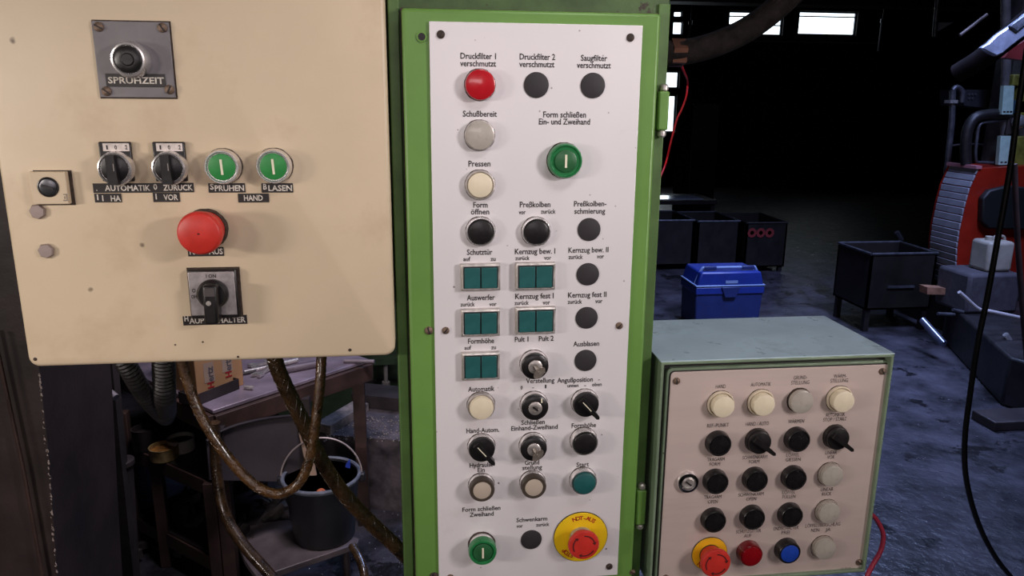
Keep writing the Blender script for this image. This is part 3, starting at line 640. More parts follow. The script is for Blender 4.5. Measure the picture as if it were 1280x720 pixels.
for c in [("HAND",894.5,907,483,5),("AUTOMATIK",938.5,963.5,480.3,5),("GRUND-",992,1009,471.8,5),("STELLUNG",989,1011.5,478,5),("WÄRM-",1042,1058,470,5),("STELLUNG",1038,1060,475.6,5),
("REF.-PUNKT",884,911,531.5,5),("HAND / AUTO",932,961,529.5,5),("WÄRMEN",985,1005,526.5,5),("AUTOMATIK",1032,1056,518.2,5),("STOP / START",1029,1058,524,5),
("TRAGARM",884,905.5,574,4.8),("FORM",887,900,580,4.8),("SCHWENKARM",928,959,571.3,4.8),("FORM",936,949,577,4.8),("LÖFFEL",983,999,568.5,4.8),("GIESSEN",982,1000.5,574.2,4.8),("LINEAR",1031.5,1046,565.5,4.8),("VOR",1034,1043,571.3,4.8),
("TRAGARM",880,901.5,621,4.7),("OFEN",885,897,627,4.7),("SCHWENKARM",923,954.5,617.8,4.7),("OFEN",933,945,623.5,4.7),("LÖFFEL",978,994,615,4.7),("FÜLLEN",978,994,620.7,4.7),("LINEAR",1026,1041.5,611.5,4.7),("RÜCK",1027.5,1039,617.2,4.7),
("SCHUTZGITTER",920,951,663.8,4.7),("AUF",930,939,669.5,4.7),("ENDSCHALTER",967,998,660,4.7),("FREI",977,987,665.5,4.7),("LÖFFELÜBERSCHLAG",1007,1050,656,4.7),("NEIN",1014,1024,662.6,4.7),("JA",1032,1038,661.7,4.7),("== == ==",1051,1063.5,710,3)]:
    caption(*c, YQ, ink, pr, bold=-.004)
RR = .0152
lamp(rc_, 900.3, 504.6, YQ, ivory, ivorybez, r=RR+.0012, hb=.004, hc=.0115, label='ivory lamp', gas=True, cap_r=.0134)
lamp(rc_, 950.3, 502.6, YQ, ivory, ivorybez, r=RR+.0012, hb=.004, hc=.0115, label='ivory lamp', cap_r=.0136)
lamp(rc_, 998.6, 499.8, YQ, greylens, grime_shade, r=RR, hb=.003, hc=.009, label='grey translucent lamp', cap_r=.0146)
lamp(rc_, 1048.3, 498, YQ, ivory, ivorybez, r=RR+.0012, hb=.004, hc=.0125, label='ivory lamp', cap_r=.0136)
def knurl(a, r): return 1+.012*math.sin(a*24)
def black_btn(px, py):
    p = at(px, py, YQ); r = .0150
    o = sub('push_button', km('bb body', [(r*1.03, 0), (r*1.03, .0015), (r, .003), (r*.97, .0085), (r*.9, .0098), (r*.84, .0098), (r*.80, .0086), (0, .0086)], black, 48), p, rc_); o['label'] = 'black push button'
    sub('cap', km('bb cap', [(r*.78, .007), (r*.76, .0093), (r*.6, .0095), (0, .0096)], mat('cap black', (.010, .009, .010), .25, var=.3, vscale=60, bump=.4, bscale=300), 48, knurl), p, o)
for q in ((896.3,552.6),(994.3,547.6),(893,600),(942,597.4),(990.2,595.3),(890.2,648),(938.7,644.5),(985.8,641.5)): black_btn(*q)
selector(rc_, 946, 549.8, YQ, math.radians(-38), r=RR, bez=black, h1=.006, length=.0235, mark=False, hk=.009)
selector(rc_, 1043, 545, YQ, math.radians(-38), r=RR, bez=black, h1=.006, length=.0235, mark=False, hk=.009)
for (x, y) in ((1036.6,592),(1033,638),(1028,683)): lamp(rc_, x, y, YQ, greylens, mat('grey bezel', (.34, .29, .25), .4), r=RR+.0003, hb=.004, hc=.0085, label='grey translucent lamp', cap_r=.0142)
def dark_ring_lamp(px, py, body, lens, lab, rl=.0128):
    p = at(px, py, YQ); o = sub('indicator_lamp', km('drb '+body.name, [(.0156, 0), (.0152, .003), (.0146, .0105), (.0138, .0115), (0, .0112)], body, 48), p, rc_); o['label'] = lab
    sub('lens', km('drl '+lens.name, dome(rl, .009, .0122, .0006), lens), p, o)
dark_ring_lamp(934.8, 688.8, redlens_dark, mat('ruby lens', (.24, .004, .008), .25, var=.1, vscale=40), 'dark red lamp')
dark_ring_lamp(982, 685.6, black, bluelens, 'blue push button in black ring', .0118)
p = at(859, 602, YQ)
o = sub('key_lock', km('kl1', [(.0138, 0), (.0138, .002), (.0125, .0045), (.009, .0055), (.0085, .004), (0, .004)], mat('bright chrome', (.8, .8, .82), .12, metal=1, var=.05), 48), p, rc_); o['label'] = 'chrome key lock'
sub('lock_cylinder', km('kl2', [(.0078, .003), (.0078, .0048), (.006, .0054), (.0045, .0048), (0, .0048)], satin, 32), p, o)
b = MB(); bar(b, .002, .009, .0055, .9, .0004); sub('key_slot', mesh_of('s', b, ink), p, o)
estop(rc_, 886.5, 691.5, YQ, .0225, .0188, .0235, yellow2, [("N", 228, 10, .0085)], .0135, 'red mushroom emergency stop on an orange yellow disc', small=True)

# ------------------------------------------------------------------ hoses and cables
def hose(name, pts, rpx, m, label, cat='hose', seg=12, **k):
    P = [PY(*q) for q in pts]; r = rpx*mpp(P[len(P)//2])
    return tag(obj(name, MB().tube(P, r, seg, **k), m), label, cat)
def braided(name, pts, rpx, m, label, turns=70):
    P = [PY(*q) for q in pts]; r = rpx*mpp(P[len(P)//2]); b = MB().tube(P, r, 14, sub=10)
    root = thing(name, P[0], label, 'hose'); obj('hose_wall', b, m, root)
    # woven strands winding round the tube
    base = MB().tube(P, r*1.0, 14, sub=10, closed=False); rows = len(base.v)//14; st = MB()
    for hand in (1, -1):
        for s in range(0, 14, 2):
            path = [base.v[i*14+(s+hand*i) % 14] for i in range(rows)]
            st.tube(path, r*.05, 4, sub=1)
    obj('braid', st, m, root); return root
hb1 = braided('hydraulic_hose', [(222,405,.93),(226,440,.93),(231,466,.93),(246,508,.925),(266,545,.92),(296,585,.915),(324,610,.91),(350,617,.91),(374,603,.91),(388,570,.912),(395,525,.915),(400,480,.92),(402,440,.93),(403,405,.93)], 6.2, amber, 'amber braided hose looping under the cream box, in front of the bucket')
braided('hydraulic_hose', [(330,390,.97),(340,435,.98),(350,468,.98),(375,520,.98),(400,572,.98),(428,615,.98),(462,652,.98),(500,688,.98),(540,730,.98)], 9.3, amberdark, 'thick dark amber hose running diagonally down behind the green cabinet')
hose('drain_hose', [(268,528,2.10),(269,560,2.10),(272,600,2.08),(281,642,2.05),(305,682,2.0),(345,728,1.95),(372,775,1.88),(395,830,1.84)], 7, amberdark, 'brown hose dropping down beside the bench leg, left of the step', sub=8)
hose('foot_hose', [(440,682,2.20),(450,700,2.15),(456,722,2.1),(458,760,2.05)], 5.5, amberdark, 'short bent brown hose at the right end of the step', sub=8)
hose('corrugated_conduit', [(142,395,1.02),(150,440,1.02),(164,466,1.03),(180,492,1.06),(196,511,1.10),(208,522,1.16)], 10.5, rubber, 'grey black corrugated conduit leaning right under the cream box', rib=.12, sub=14, seg=18)
hose('corrugated_conduit', [(201,395,1.03),(204,440,1.04),(205,470,1.05),(206,498,1.07),(207,516,1.12)], 12.5, rubber, 'short upright black corrugated conduit under the cream box, left of the carton', rib=.12, sub=14, seg=18)
hose('overhead_hose', [(812,66,1.10),(850,66,1.10),(892,56,1.10),(932,38,1.10),(968,12,1.10),(1004,-22,1.10),(1040,-60,1.1)], 15.5, mat('fuzzy black hose', (.013, .009, .008), .85, var=.5, vscale=60, bump=1, bscale=150, spec=.2), 'thick dark fuzzy hose rising from behind the green cabinet past the windows', seg=18, sub=10)
a = PY(846, 66, 1.10)
tag(obj('hose_fitting', MB().lathe([(.020,-.010),(.020,.010),(.017,.012),(0,.012)], a, (1,0,.0), 6), mat('rusty fitting', (.12, .05, .03), .5, metal=.5, var=.4)), 'rusty hexagonal fitting on the thick dark hose at the cabinet edge', 'fitting')
hose('red_wire', [(850,78,1.12),(856,92,1.3),(859.5,102,1.6),(858,120,1.6),(852,137,1.6),(846,150,1.6),(838,180,1.6),(832,205,1.6),(822,230,1.5),(812,260,1.3)], 1.2, mat('red wire', (.7, .01, .02), .5), 'thin red wire hanging beside the green cabinet above the bins', 'wire', seg=6)
hose('red_cable', [(1086,640,.99),(1096,650,.99),(1104,668,.985),(1101,688,.98),(1090,708,.975),(1082,728,.97),(1070,790,.97),(1055,900,.97),(1040,1100,.97),(1030,1320,.97)], 2.9, pinkcable, 'red cable curving out behind the lower right corner of the console', 'cable', seg=10)
hose('black_cable', [(1284,60,1.9),(1272,140,1.9),(1262,215,1.9),(1247,300,1.9),(1234,372,1.9),(1222,430,1.9),(1213,490,1.9),(1206,550,1.9),(1208,600,1.9),(1222,652,1.9),(1244,696,1.9),(1275,735,1.9),(1300,770,1.88)], 3.4, rubber, 'long black cable hanging in a curve at the right edge of the photo', 'cable', seg=10)

# ------------------------------------------------------------------ left background: steel sheets, bench, bucket
tag(obj('steel_locker', MB().prism([Vector((p_.x, p_.y, max(p_.z, 0))) for p_ in [PY(x, y, 1.35) for x, y in ((-420,-100),(1,-100),(46,440),(50,470),(60,560),(72,724),(98,1040),(-420,1040))]], (0, .3, 0)), mat('brown black sheet', (.036, .024, .023), .5, var=.3, vscale=8, bump=.3, spots=(.3, .25, .25), spot_scale=30, spot_size=-.06)), 'dark brown steel sheet housing at the far left below the cream box', 'housing')
lk_edge = MB()
for i in range(80):
    y = 462+random.random()*255; x = 49+(y-463)*.087+random.uniform(-1.4, .6)+(1.5 if 560 < y < 640 else 0)
    a = PY(x, y, 1.349); s = random.choice((.0005,.0008,.0011,.0018)); lk_edge.prism([(a.x-s, a.y, a.z-s*.6), (a.x+s, a.y, a.z-s*1.8), (a.x+s*.8, a.y, a.z+s), (a.x-s*.4, a.y, a.z+s*2)], (0, -.0006, 0))
tag(obj('paint_chips', lk_edge, mat('bare chipped edge', (.42, .34, .30), .7)), 'pale chipped paint flakes along the edge of the brown sheet housing', 'paint chips', kind='stuff')
tag(obj('leaning_rod', MB().tube([PY(-8, 415, 1.33), PY(30, 590, 1.33), PY(66, 790, 1.33)], .0035, 8, 1), redbrown), 'thin rust brown rod leaning on the brown sheet housing', 'rod')
pan = slab([(40,380),(133,380),(150,560),(175,800),(90,800),(50,470)], 1.95, .04)
tag(obj('back_panel', pan, mat('sooty panel', (.028, .023, .022), .55, var=.4, vscale=8, bump=.4)), 'sooty dark panel standing behind the brown sheet housing', 'panel')
t = MB().tube([PY(90,486,1.94), PY(86,500,1.93), PY(77,515,1.93), PY(73,532,1.93), PY(76,545,1.94)], .014, 12); t.tube([PY(75,546,1.93), PY(92,558,1.92)], .012, 12, 1)
tag(obj('bent_pipe', t, darksteel), 'dark bent pipe handle on the sooty panel under the cream box', 'pipe')
t = MB().tube([PY(93,455,1.945), PY(122,478,1.90)], .005, 8, 1); root = tag(obj('lever_rod', t, darksteel), 'dark lever rod with a pale tip beneath the cream box', 'rod'); obj('pale_tip', MB().tube([PY(121,477,1.90), PY(145,497,1.86)], .009, 10, 1), mat('pale metal tip', (.28, .25, .27), .4, metal=.3), root)
a = PY(151, 577, 2.0); bt = PY(165, 790, 2.0)
root = tag(obj('upright_cylinder', MB().tube([bt, a], .030, 20, 1), darksteel), 'dark upright steel cylinder left of the bench frame', 'cylinder')
obj('end_cap', MB().lathe([(.034,-.008),(.034,.004),(.02,.007),(0,.007)], a, (0,0,1), 20), darksteel, root)
# bench
H = .65; nc = PZ(266, 513, H); fc = PZ(462, 449, H); lcn = PZ(135, 470, H); e1 = (fc-nc); e2 = (lcn-nc); e2 = e2-e1*(e2.dot(e1)/e1.dot(e1))
e2 = e2.normalized()*1.1; far = nc+e1+e2; lft = nc+e2
bench = thing('work_bench', ((nc+far)/2).to_2d().to_3d(), 'worn steel work bench with brown frame behind the hanging hoses', 'bench')
obj('bench_top', MB().prism([nc, nc+e1, far, lft], (0, 0, -.012)), benchtop, bench, bevel=.002)
u1 = e1.normalized(); u2 = e2.normalized()
def beam(a, b, w, hh, m, parent, name='frame_rail', out=None):
    a = Vector(a); b = Vector(b); d = (b-a).normalized(); s = d.cross(Vector((0,0,1))).normalized()*w/2 if abs(d.z) < .9 else Vector((w/2,0,0))
    up = Vector((0,0,hh/2)) if abs(d.z) < .9 else Vector((0,hh/2,0))
    return obj(name, MB().prism([a-s-up, a+s-up, a+s+up, a-s+up], b-a), m, parent, bevel=.002)
dz = Vector((0,0,-.045))
for (p, q) in ((nc, nc+e1), (nc, lft), (nc+e1, far), (lft, far)): beam(p+dz, q+dz, .03, .06, redbrown, bench)
for c_ in (nc+u1*.03+u2*.03, nc+e1-u1*.03+u2*.03, lft+u1*.03-u2*.03, far-u1*.03-u2*.03):
    beam((c_.x, c_.y, 0), (c_.x, c_.y, H-.012), .042, .042, redbrown, bench, 'leg')
# lower frame in front-left
sA = PZ(168, 560, .40); sB = PZ(262, 602, .40)
sh = thing('parts_rack', (sA.x, sA.y, 0), 'low rust brown angle iron rack carrying tins, left of the bench leg', 'rack')
s2 = (sB-sA); back = Vector((s2.y*-1, s2.x, 0)).normalized()*.42
if back.y < 0: back = -back
for z, nm in ((.40, 'shelf'), (.13, 'shelf')):
    A_ = Vector((sA.x, sA.y, z))-s2*.15; B_ = Vector((sB.x, sB.y, z))+s2*.02
    obj(nm, MB().prism([A_, B_, B_+back, A_+back], (0,0,-.006)), darksteel, sh)
    beam(A_+Vector((0,0,-.025)), B_+Vector((0,0,-.025)), .012, .05, redbrown, sh)
for f_ in (-.12, .30, 1.0):
    c_ = sA+s2*f_; beam((c_.x, c_.y, 0), (c_.x, c_.y, .40 if f_ > .2 else .52), .035, .035, redbrown, sh, 'post')
    c_ = c_+back*.94; beam((c_.x, c_.y, 0), (c_.x, c_.y, .40), .035, .035, redbrown, sh, 'post')
# tins on the rack
def tincan(px, py, rpx, hpx, m, fillm, label):
    base = PZ(px, py, .402); r = rpx*mpp(base); hh = hpx*mpp(base)*1.05
    root = tag(obj('tin', MB().lathe([(r*.96,0),(r,.002),(r,hh-.003),(r*1.04,hh),(r*.95,hh),(r*.94,hh*.55),(0,hh*.5)], base, (0,0,1), 28), m), label, 'tin')
    obj('contents', MB().lathe([(r*.93,hh*.50),(r*.93,hh*.72),(r*.5,hh*.82),(0,hh*.76)], base, (0,0,1), 18, rough_ring), fillm, root)
tincan(206, 572, 17, 15, goldtin, rag, 'gold lacquered tin of orange grease on the brown rack')
tincan(227, 562, 16, 16, mat('white tin', (.42, .38, .36), .5, var=.2), darksteel, 'white tin behind the gold tin on the brown rack')
tincan(182, 560, 14, 26, darksteel, darksteel, 'tall dark tin left of the gold tin on the brown rack')
# cardboard box, tray, tools on bench
def on_bench(px, py, z=H): return PZ(px, py, z)
q0 = on_bench(247, 499); q1 = on_bench(305, 481); q2 = on_bench(220, 490)
d1 = q1-q0; d2 = Vector((-d1.y, d1.x, 0)).normalized()*.2; hz = .26
carton = thing('cardboard_box', (q0+q1)/2+d2/2, 'brown cardboard box with red and grey printing on the bench', 'cardboard box')
obj('carton_body', MB().prism([q0, q1, q1+d2, q0+d2], (0,0,hz)), cardboard, carton, bevel=.002)
dn = d1.normalized(); nrm = -d2.normalized()
for (u, zb, L) in ((.27, .022, 1.0), (.66, .040, 1.0)):
    base = q0+d1*u+Vector((0,0,zb)); ht = .075*L; b0 = MB(); b1 = MB(); b2 = MB()
    vs, fs = text_geo('H', .03)
    def putt(mb, txt, off, size):
        vs, fs = text_geo(txt, .03)
        # the words run upwards: text x -> up, text y -> towards the left of the face
        mb.add([base+Vector((0,0,1))*(off+p_[0]*size)-dn*(p_[1]*size-.014)+nrm*.0012 for p_ in vs], fs)
    putt(b0, 'H', 0, .030); putt(b1, 'ertz', .022, .029)
    b2.prism([base+Vector((0,0,.021))+dn*.020+nrm*.0005, base+Vector((0,0,.021))-dn*.016+nrm*.0005, base+Vector((0,0,.085))-dn*.016+nrm*.0005, base+Vector((0,0,.085))+dn*.018+nrm*.0005], nrm*.0003)
    obj('printed_patch', b2, mat('pale print', (.36, .26, .20), .8), carton); obj('red_letter', b0, mat('carton red', (.35, .012, .02), .7), carton); obj('grey_letters', b1, mat('carton grey', (.09, .08, .09), .7), carton)
tq = [on_bench(250, 512), on_bench(306, 489)]; td = (tq[1]-tq[0]); tn = Vector((-td.y, td.x, 0)).normalized()*.07
tb = MB(); zt = Vector((0,0,.035)); th = tn.normalized()*.003; tu = td.normalized()*.003; sh_ = u2*.03
P_ = [tq[0]+sh_, tq[1]+sh_, tq[1]+sh_+tn, tq[0]+sh_+tn]
tb.prism(P_, (0,0,.003)); tb.prism([P_[0], P_[1], P_[1]+th, P_[0]+th], zt); tb.prism([P_[3], P_[2], P_[2]-th, P_[3]-th], zt); tb.prism([P_[0], P_[3], P_[3]+tu, P_[0]+tu], zt); tb.prism([P_[1], P_[2], P_[2]-tu, P_[1]-tu], zt)
tag(obj('parts_tray', tb, darksteel), 'low dark open tray in front of the cardboard box on the bench', 'tray')
def rod(name, a, b, r, m, label, cat='tool', z=H):
    A_ = on_bench(*a, z+r); B_ = on_bench(*b, z+r); t = MB().tube([A_, B_], r, 10, 1); return tag(obj(name, t, m), label, cat)
rod('steel_pin', (306, 484), (317, 485), .007, satin, 'short bright steel pin lying right of the dark tray')
rod('steel_rod', (305, 465), (338, 458), .007, satin, 'bright rod on the bench behind the diagonal hose')
rod('steel_rod', (300, 468), (320, 464), .006, darksteel, 'dark rod on the bench beside the cardboard box')
rod('steel_tube', (357, 462), (394, 455), .013, mat('purple grey tube', (.16, .13, .15), .45, metal=.3), 'thick grey tube lying between the two hoses on the bench')
rod('steel_rod', (350, 455), (372, 450), .009, satin, 'polished rod behind the thick grey tube on the bench')
rod('steel_rod', (430, 451), (468, 452), .008, mat('purple grey rod', (.22, .18, .20), .45, metal=.3), 'grey rod overhanging the far right corner of the bench')
def wrench(a, b, label):
    A_ = on_bench(*a, H+.004); B_ = on_bench(*b, H+.004); d = (B_-A_).normalized(); s = Vector((-d.y, d.x, 0)); m = MB()
    m.prism([A_-s*.006, B_-s*.006, B_+s*.006, A_+s*.006], (0,0,.007))
    for c_, k in ((A_, 1), (B_, -1)):
        m.prism([c_-s*.018-d*.012*k, c_-s*.017+d*.014*k, c_+s*.017+d*.014*k, c_+s*.018-d*.012*k, c_+s*.006-d*.010*k, c_+s*.005-d*.001*k, c_-s*.005-d*.001*k, c_-s*.006-d*.010*k], (0,0,.009))
    tag(obj('open_wrench', m, satin), label, 'wrench')
wrench((322, 470), (340, 461), 'open ended wrench on the bench, left of the diagonal hose')
wrench((316, 459), (337, 454), 'second open ended wrench further back on the bench')
# drum lying under the bench
arc = [(258,551),(268,543),(280,537),(295,531.5),(312,527),(330,523.5),(350,521),(372,519.5),(392,520.5)]
def on_edge(px, py, off=-.035):          # point on the vertical plane just in front of the bench edge
    r = Vector(ray(px, py)); nn = Vector((u2.x, u2.y, 0)).normalized(); q = nc+nn*off; c_ = Vector(CAM); return c_+r*((q-c_).dot(nn)/r.dot(nn))
ga_ = [on_edge(*q) for q in arc]; nn_ = Vector((u2.x, u2.y, 0)).normalized()
gd_ = obj('front_guard', MB().prism(ga_+[on_edge(394, 603), on_edge(262, 600)], nn_*.004), mat('dark grey sheet', (.085, .07, .076), .5, metal=.1, var=.2, vscale=5, bump=.2, spots=(.3, .27, .26), spot_scale=14, spot_size=-.03), bench); gd_['label'] = 'grey steel guard sheet with rounded top edge'
obj('rolled_edge', MB().tube([p_+nn_*-.002 for p_ in ga_], .005, 8, 3), darksteel, gd_)
for x_ in (275, 385): q = on_edge(x_, 560); obj('guard_hanger', MB().box(q.x-.012, q.x+.012, q.y+.004, q.y+.035, q.z-.02, H-.05), darksteel, bench)
# step board, bucket
bz = .16
bp_ = [PZ(x, y, bz) for x, y in ((294,672),(297,664),(308,658),(336,652),(366,649),(400,656),(449,673),(447,679),(322,722),(306,700))]
stp = thing('step_stool', (bp_[4].x, bp_[4].y, 0), 'low grey steel step with a rounded corner under the bucket', 'step')
obj('tread', MB().prism(bp_, (0,0,-.022)), mat('scuffed step plate', (.13, .105, .11), .45, metal=.2, var=.25, vscale=12, bump=.3, spots=(.7, .68, .65), spot_scale=50, spot_size=-.05), stp, bevel=.003)
for (x, y) in ((318, 690), (350, 660), (432, 674)):
    c_ = PZ(x, y, bz-.022); obj('leg', MB().tube([(c_.x, c_.y, 0), (c_.x, c_.y, bz-.022)], .012, 10, 1), darksteel, stp)
bb = PZ(406, 668, bz); rb = 44*mpp(bb); zt = PY(400, 592, bb.y).z; hgt = zt-bz; rt = 47*mpp((bb.x, bb.y, zt))
bk = thing('bucket', bb, 'black plastic bucket with a worn grey rim standing on the step', 'bucket')
obj('bucket_body', MB().lathe([(rb*.80,0),(rb*.84,.004),(rt*.985,hgt-.004),(rt*.95,hgt-.004),(rb*.80,.008),(0,.008)], bb, (0,0,1), 48), bucketmat, bk)
obj('rim', MB().lathe([(rt*.95,hgt-.012),(rt*1.03,hgt-.012),(rt*1.05,hgt-.004),(rt*1.03,hgt),(rt*.98,hgt+.001),(rt*.95,hgt-.003),(rt*.95,hgt-.012)], bb, (0,0,1), 48), bucketrim, bk)
cb = bb+Vector((0,0,hgt))
hp_ = []
for i in range(15):
    a = math.pi*i/14; hp_.append(cb+Vector((rt*1.06*math.cos(a), rt*.35*math.sin(a), -.014+rt*.98*math.sin(a))))
obj('bail_handle', MB().tube(hp_, .0032, 8, 3), wire, bk)
for s in (-1, 1): obj('handle_lug', MB().box(cb.x+s*rt*1.06-.010, cb.x+s*rt*1.06+.010, cb.y-.012, cb.y+.012, cb.z-.03, cb.z-.002), bucketmat, bk, bevel=.004)
sa = PY(401, 612, bb.y-rt*1.0); sd = Vector((sa.x-cb.x, sa.y-cb.y, 0)).normalized()
spos = cb+sd*(rt*.962)+Vector((0,0,sa.z-cb.z-.012)); obj('round_sticker', MB().lathe([(.0135,0),(.0135,.001),(0,.0012)], spos, tuple(sd), 20), orangest, bk)
obj('sticker_text', MB().lathe([(.006,.0011),(.006,.0016),(0,.0016)], spos, tuple(sd), 9), mat('sticker white', (.8, .5, .4), .6), bk)
A_ = cb+Vector((-rt*.02, -rt*.25, -.16)); B_ = cb+Vector((-rt*.55, rt*.55, .17)); d = (B_-A_).normalized(); s = d.cross(Vector((0,1,0))).normalized()*.016
stick = obj('wooden_paddle', MB().prism([A_-s*.8, A_+s*.8, B_+s, B_-s], (0,.010,0)), wood, bevel=.003); tag(stick, 'flat wooden stirring paddle leaning in the black bucket', 'paddle')
tag(obj('blue_rag', MB().prism([cb+Vector((rt*.55, rt*.35, -.10)), cb+Vector((rt*.75, rt*.30, -.08)), cb+Vector((rt*.70, rt*.45, .01)), cb+Vector((rt*.58, rt*.5, -.01))], (.0, .02, 0)), mat('blue cloth', (.02, .06, .5), .8)), 'small scrap of blue cloth inside the black bucket', 'rag')
# rear: dark green machine, ledge, plank, debris
gm = thing('green_machine', (PY(480, 500, 3.6).x, 3.9, 0), 'dark green machine base behind the bench beside the green cabinet', 'machine')
ga = PY(420, 430, 3.6); gb = PY(500, 512, 3.6)
obj('machine_body', MB().box(ga.x-.3, gb.x+.6, 3.6, 4.3, 0, 1.3), greendk, gm, bevel=.01)
a = PY(462, 477, 3.59); obj('body_seam', MB().box(a.x-.2, gb.x+.5, 3.592, 3.6, a.z-.008, a.z+.004), darksteel, gm)
obj('hanging_bolt', MB().tube([PY(482, 452, 3.5), PY(482.5, 478, 3.5)], .010, 10, 1).tube([PY(482.5, 477, 3.5), PY(482.5, 482, 3.5)], .020, 8, 1), mat('pale bolt', (.22, .2, .18), .5), gm)
obj('bolt_bracket', MB().box(a.x+.02, a.x+.14, 3.48, 3.60, PY(482, 452, 3.5).z-.01, PY(482, 452, 3.5).z+.02), greendk, gm)
lg = [PZ(x, y, .30) for x, y in ((392,542),(520,552),(520,515),(440,505))]
tag(obj('steel_ledge', MB().prism(lg, (0,0,-.30)), mat('debris strewn steel', (.10, .08, .085), .6, var=.5, vscale=14, bump=.8, bscale=60, spots=(.5, .42, .36), spot_scale=28, spot_size=.0)), 'low steel ledge strewn with swarf behind the bucket', 'ledge')
r0 = PZ(440, 508, .302); r1 = PZ(520, 516, .302)
tag(obj('raised_kerb', MB().prism([r0, r1, r1+Vector((0,.14,0)), r0+Vector((0,.14,0))], (0,0,.055)), darksteel), 'dark raised steel bar at the back of the debris strewn ledge', 'bar')
pa = PZ(404, 541, .303); pb = PZ(452, 512, .303); d = (pb-pa).normalized(); s = Vector((-d.y, d.x, 0))*.035
tag(obj('dusty_plank', MB().prism([pa-s, pb-s, pb+s, pa+s], (0,0,.035)), dusty), 'dusty grey plank lying on the ledge behind the bucket', 'plank')
dbr = MB()
for i in range(260):
    a = PZ(random.uniform(405, 500), random.uniform(520, 552), .301); s = random.uniform(.002, .006); t_ = random.uniform(0, 3.1)
    if a.y > 3.45: continue
    c1, s1 = math.cos(t_)*s, math.sin(t_)*s; dbr.prism([a+Vector((c1, s1, 0)), a+Vector((-s1, c1, 0)), a+Vector((-c1*.6, -s1, 0))], (0, 0, s*.5))
tag(obj('metal_swarf', dbr, mat('pale swarf', (.45, .38, .32), .5, metal=.4, var=.4, vscale=60)), 'pale metal swarf scattered over the ledge', 'swarf', kind='stuff')
scr = MB(); 
for i in range(130):
    A_ = PZ(random.uniform(165, 350), random.uniform(640, 700), .02)
    if i < 70:
        f_ = random.random(); A_ = sA+s2*random.uniform(0, 1.2)+back*random.uniform(.1, .9); A_ = Vector((A_.x, A_.y, .13))
    l = random.uniform(.02, .10); t_ = random.uniform(0, 3.1); d = Vector((math.cos(t_), math.sin(t_), random.uniform(0, .5))).normalized()*l
    s = Vector((-d.y, d.x, 0)).normalized()*random.uniform(.004, .016); scr.prism([A_-s, A_+s, A_+s+d, A_-s+d], (0,0,random.uniform(.004,.03)))
tag(obj('scrap_heap', scr, mat('dark scrap steel', (.09, .075, .07), .45, metal=.4, var=.5, vscale=20)), 'jumbled dark scrap steel offcuts piled under the bench and on the rack', 'scrap', kind='stuff')
fl_sp = MB()
for i in range(420):
    if i % 2: a = PZ(random.uniform(300, 505), random.uniform(560, 720), .0)
    else: a = PZ(random.uniform(1085, 1280), random.uniform(470, 720), 0.0)
    s = random.uniform(.0015, .005)*a.y/2.6; t_ = random.uniform(0, 3.1); c1, s1 = math.cos(t_)*s, math.sin(t_)*s
    fl_sp.prism([a+Vector((c1, s1, 0)), a+Vector((-s1*.6, c1*.6, 0)), a+Vector((-c1, -s1, 0)), a+Vector((s1*.5, -c1*.5, 0))], (0, 0, s*.7))
tag(obj('floor_swarf', fl_sp, mat('bright swarf', (.55, .55, .62), .25, metal=.8, var=.4, vscale=60)), 'bright metal chips scattered on the dark floor', 'swarf', kind='stuff')

# ------------------------------------------------------------------ right background
# cooler
c0 = PZ(867, 411, 0); c1 = PZ(951, 409, 0); wz = (c1.x-c0.x); yb_ = c0.y; zt = PY(905, 340, yb_).z
cl = thing('cool_box', (c0.x+wz/2, yb_+.16, 0), 'blue cool box with a grey blue lid standing on the floor behind the console', 'cool box')
zl = PY(905, 362, yb_).z
obj('box_body', MB().prism([(c0.x+.012, yb_+.01, 0), (c1.x-.012, yb_+.01, 0), (c1.x, yb_, zl), (c0.x, yb_, zl)], (0, .30, 0)), cooldark, cl, bevel=.012)
obj('band', MB().box(c0.x-.004, c1.x+.004, yb_-.008, yb_+.31, zl-.035, zl+.02), coolblue, cl, bevel=.008)
obj('lid', MB().prism([(c0.x+.0, yb_-.004, zl+.02), (c1.x-.0, yb_-.004, zl+.02), (c1.x-.03, yb_-.004, zt), (c0.x+.03, yb_-.004, zt)], (0, .31, 0)), coolblue, cl, bevel=.012)
obj('lid_edge', MB().box(c0.x-.006, c1.x+.006, yb_-.012, yb_+.314, zl+.022, zl+.034), coolgrey, cl, bevel=.004)
obj('latch', MB().prism([(c0.x+wz*.36, yb_-.02, zl+.02), (c0.x+wz*.64, yb_-.02, zl+.02), (c0.x+wz*.58, yb_-.02, zl-.055), (c0.x+wz*.42, yb_-.02, zl-.055)], (0, .012, 0)), cooldark, cl, bevel=.004)
obj('lid_panel', MB().box(c0.x+wz*.42, c0.x+wz*.60, yb_-.008, yb_-.002, zl+.045, zl+.065), coolgrey, cl)
hdl = [(c0.x+.01, yb_+.06, zl+.03), (c0.x+.05, yb_+.05, zt+.012), (c0.x+.10, yb_+.05, zt+.02), (c1.x-.10, yb_+.05, zt+.02), (c1.x-.05, yb_+.05, zt+.012), (c1.x-.01, yb_+.06, zl+.03)]
obj('carry_handle', MB().tube(hdl, .010, 10, 4), coolgrey, cl)
for f_ in (.22, .78): obj('handle_grip', MB().box(c0.x+wz*f_-.045, c0.x+wz*f_+.045, yb_+.035, yb_+.065, zt+.008, zt+.032), cooldark, cl, bevel=.005)
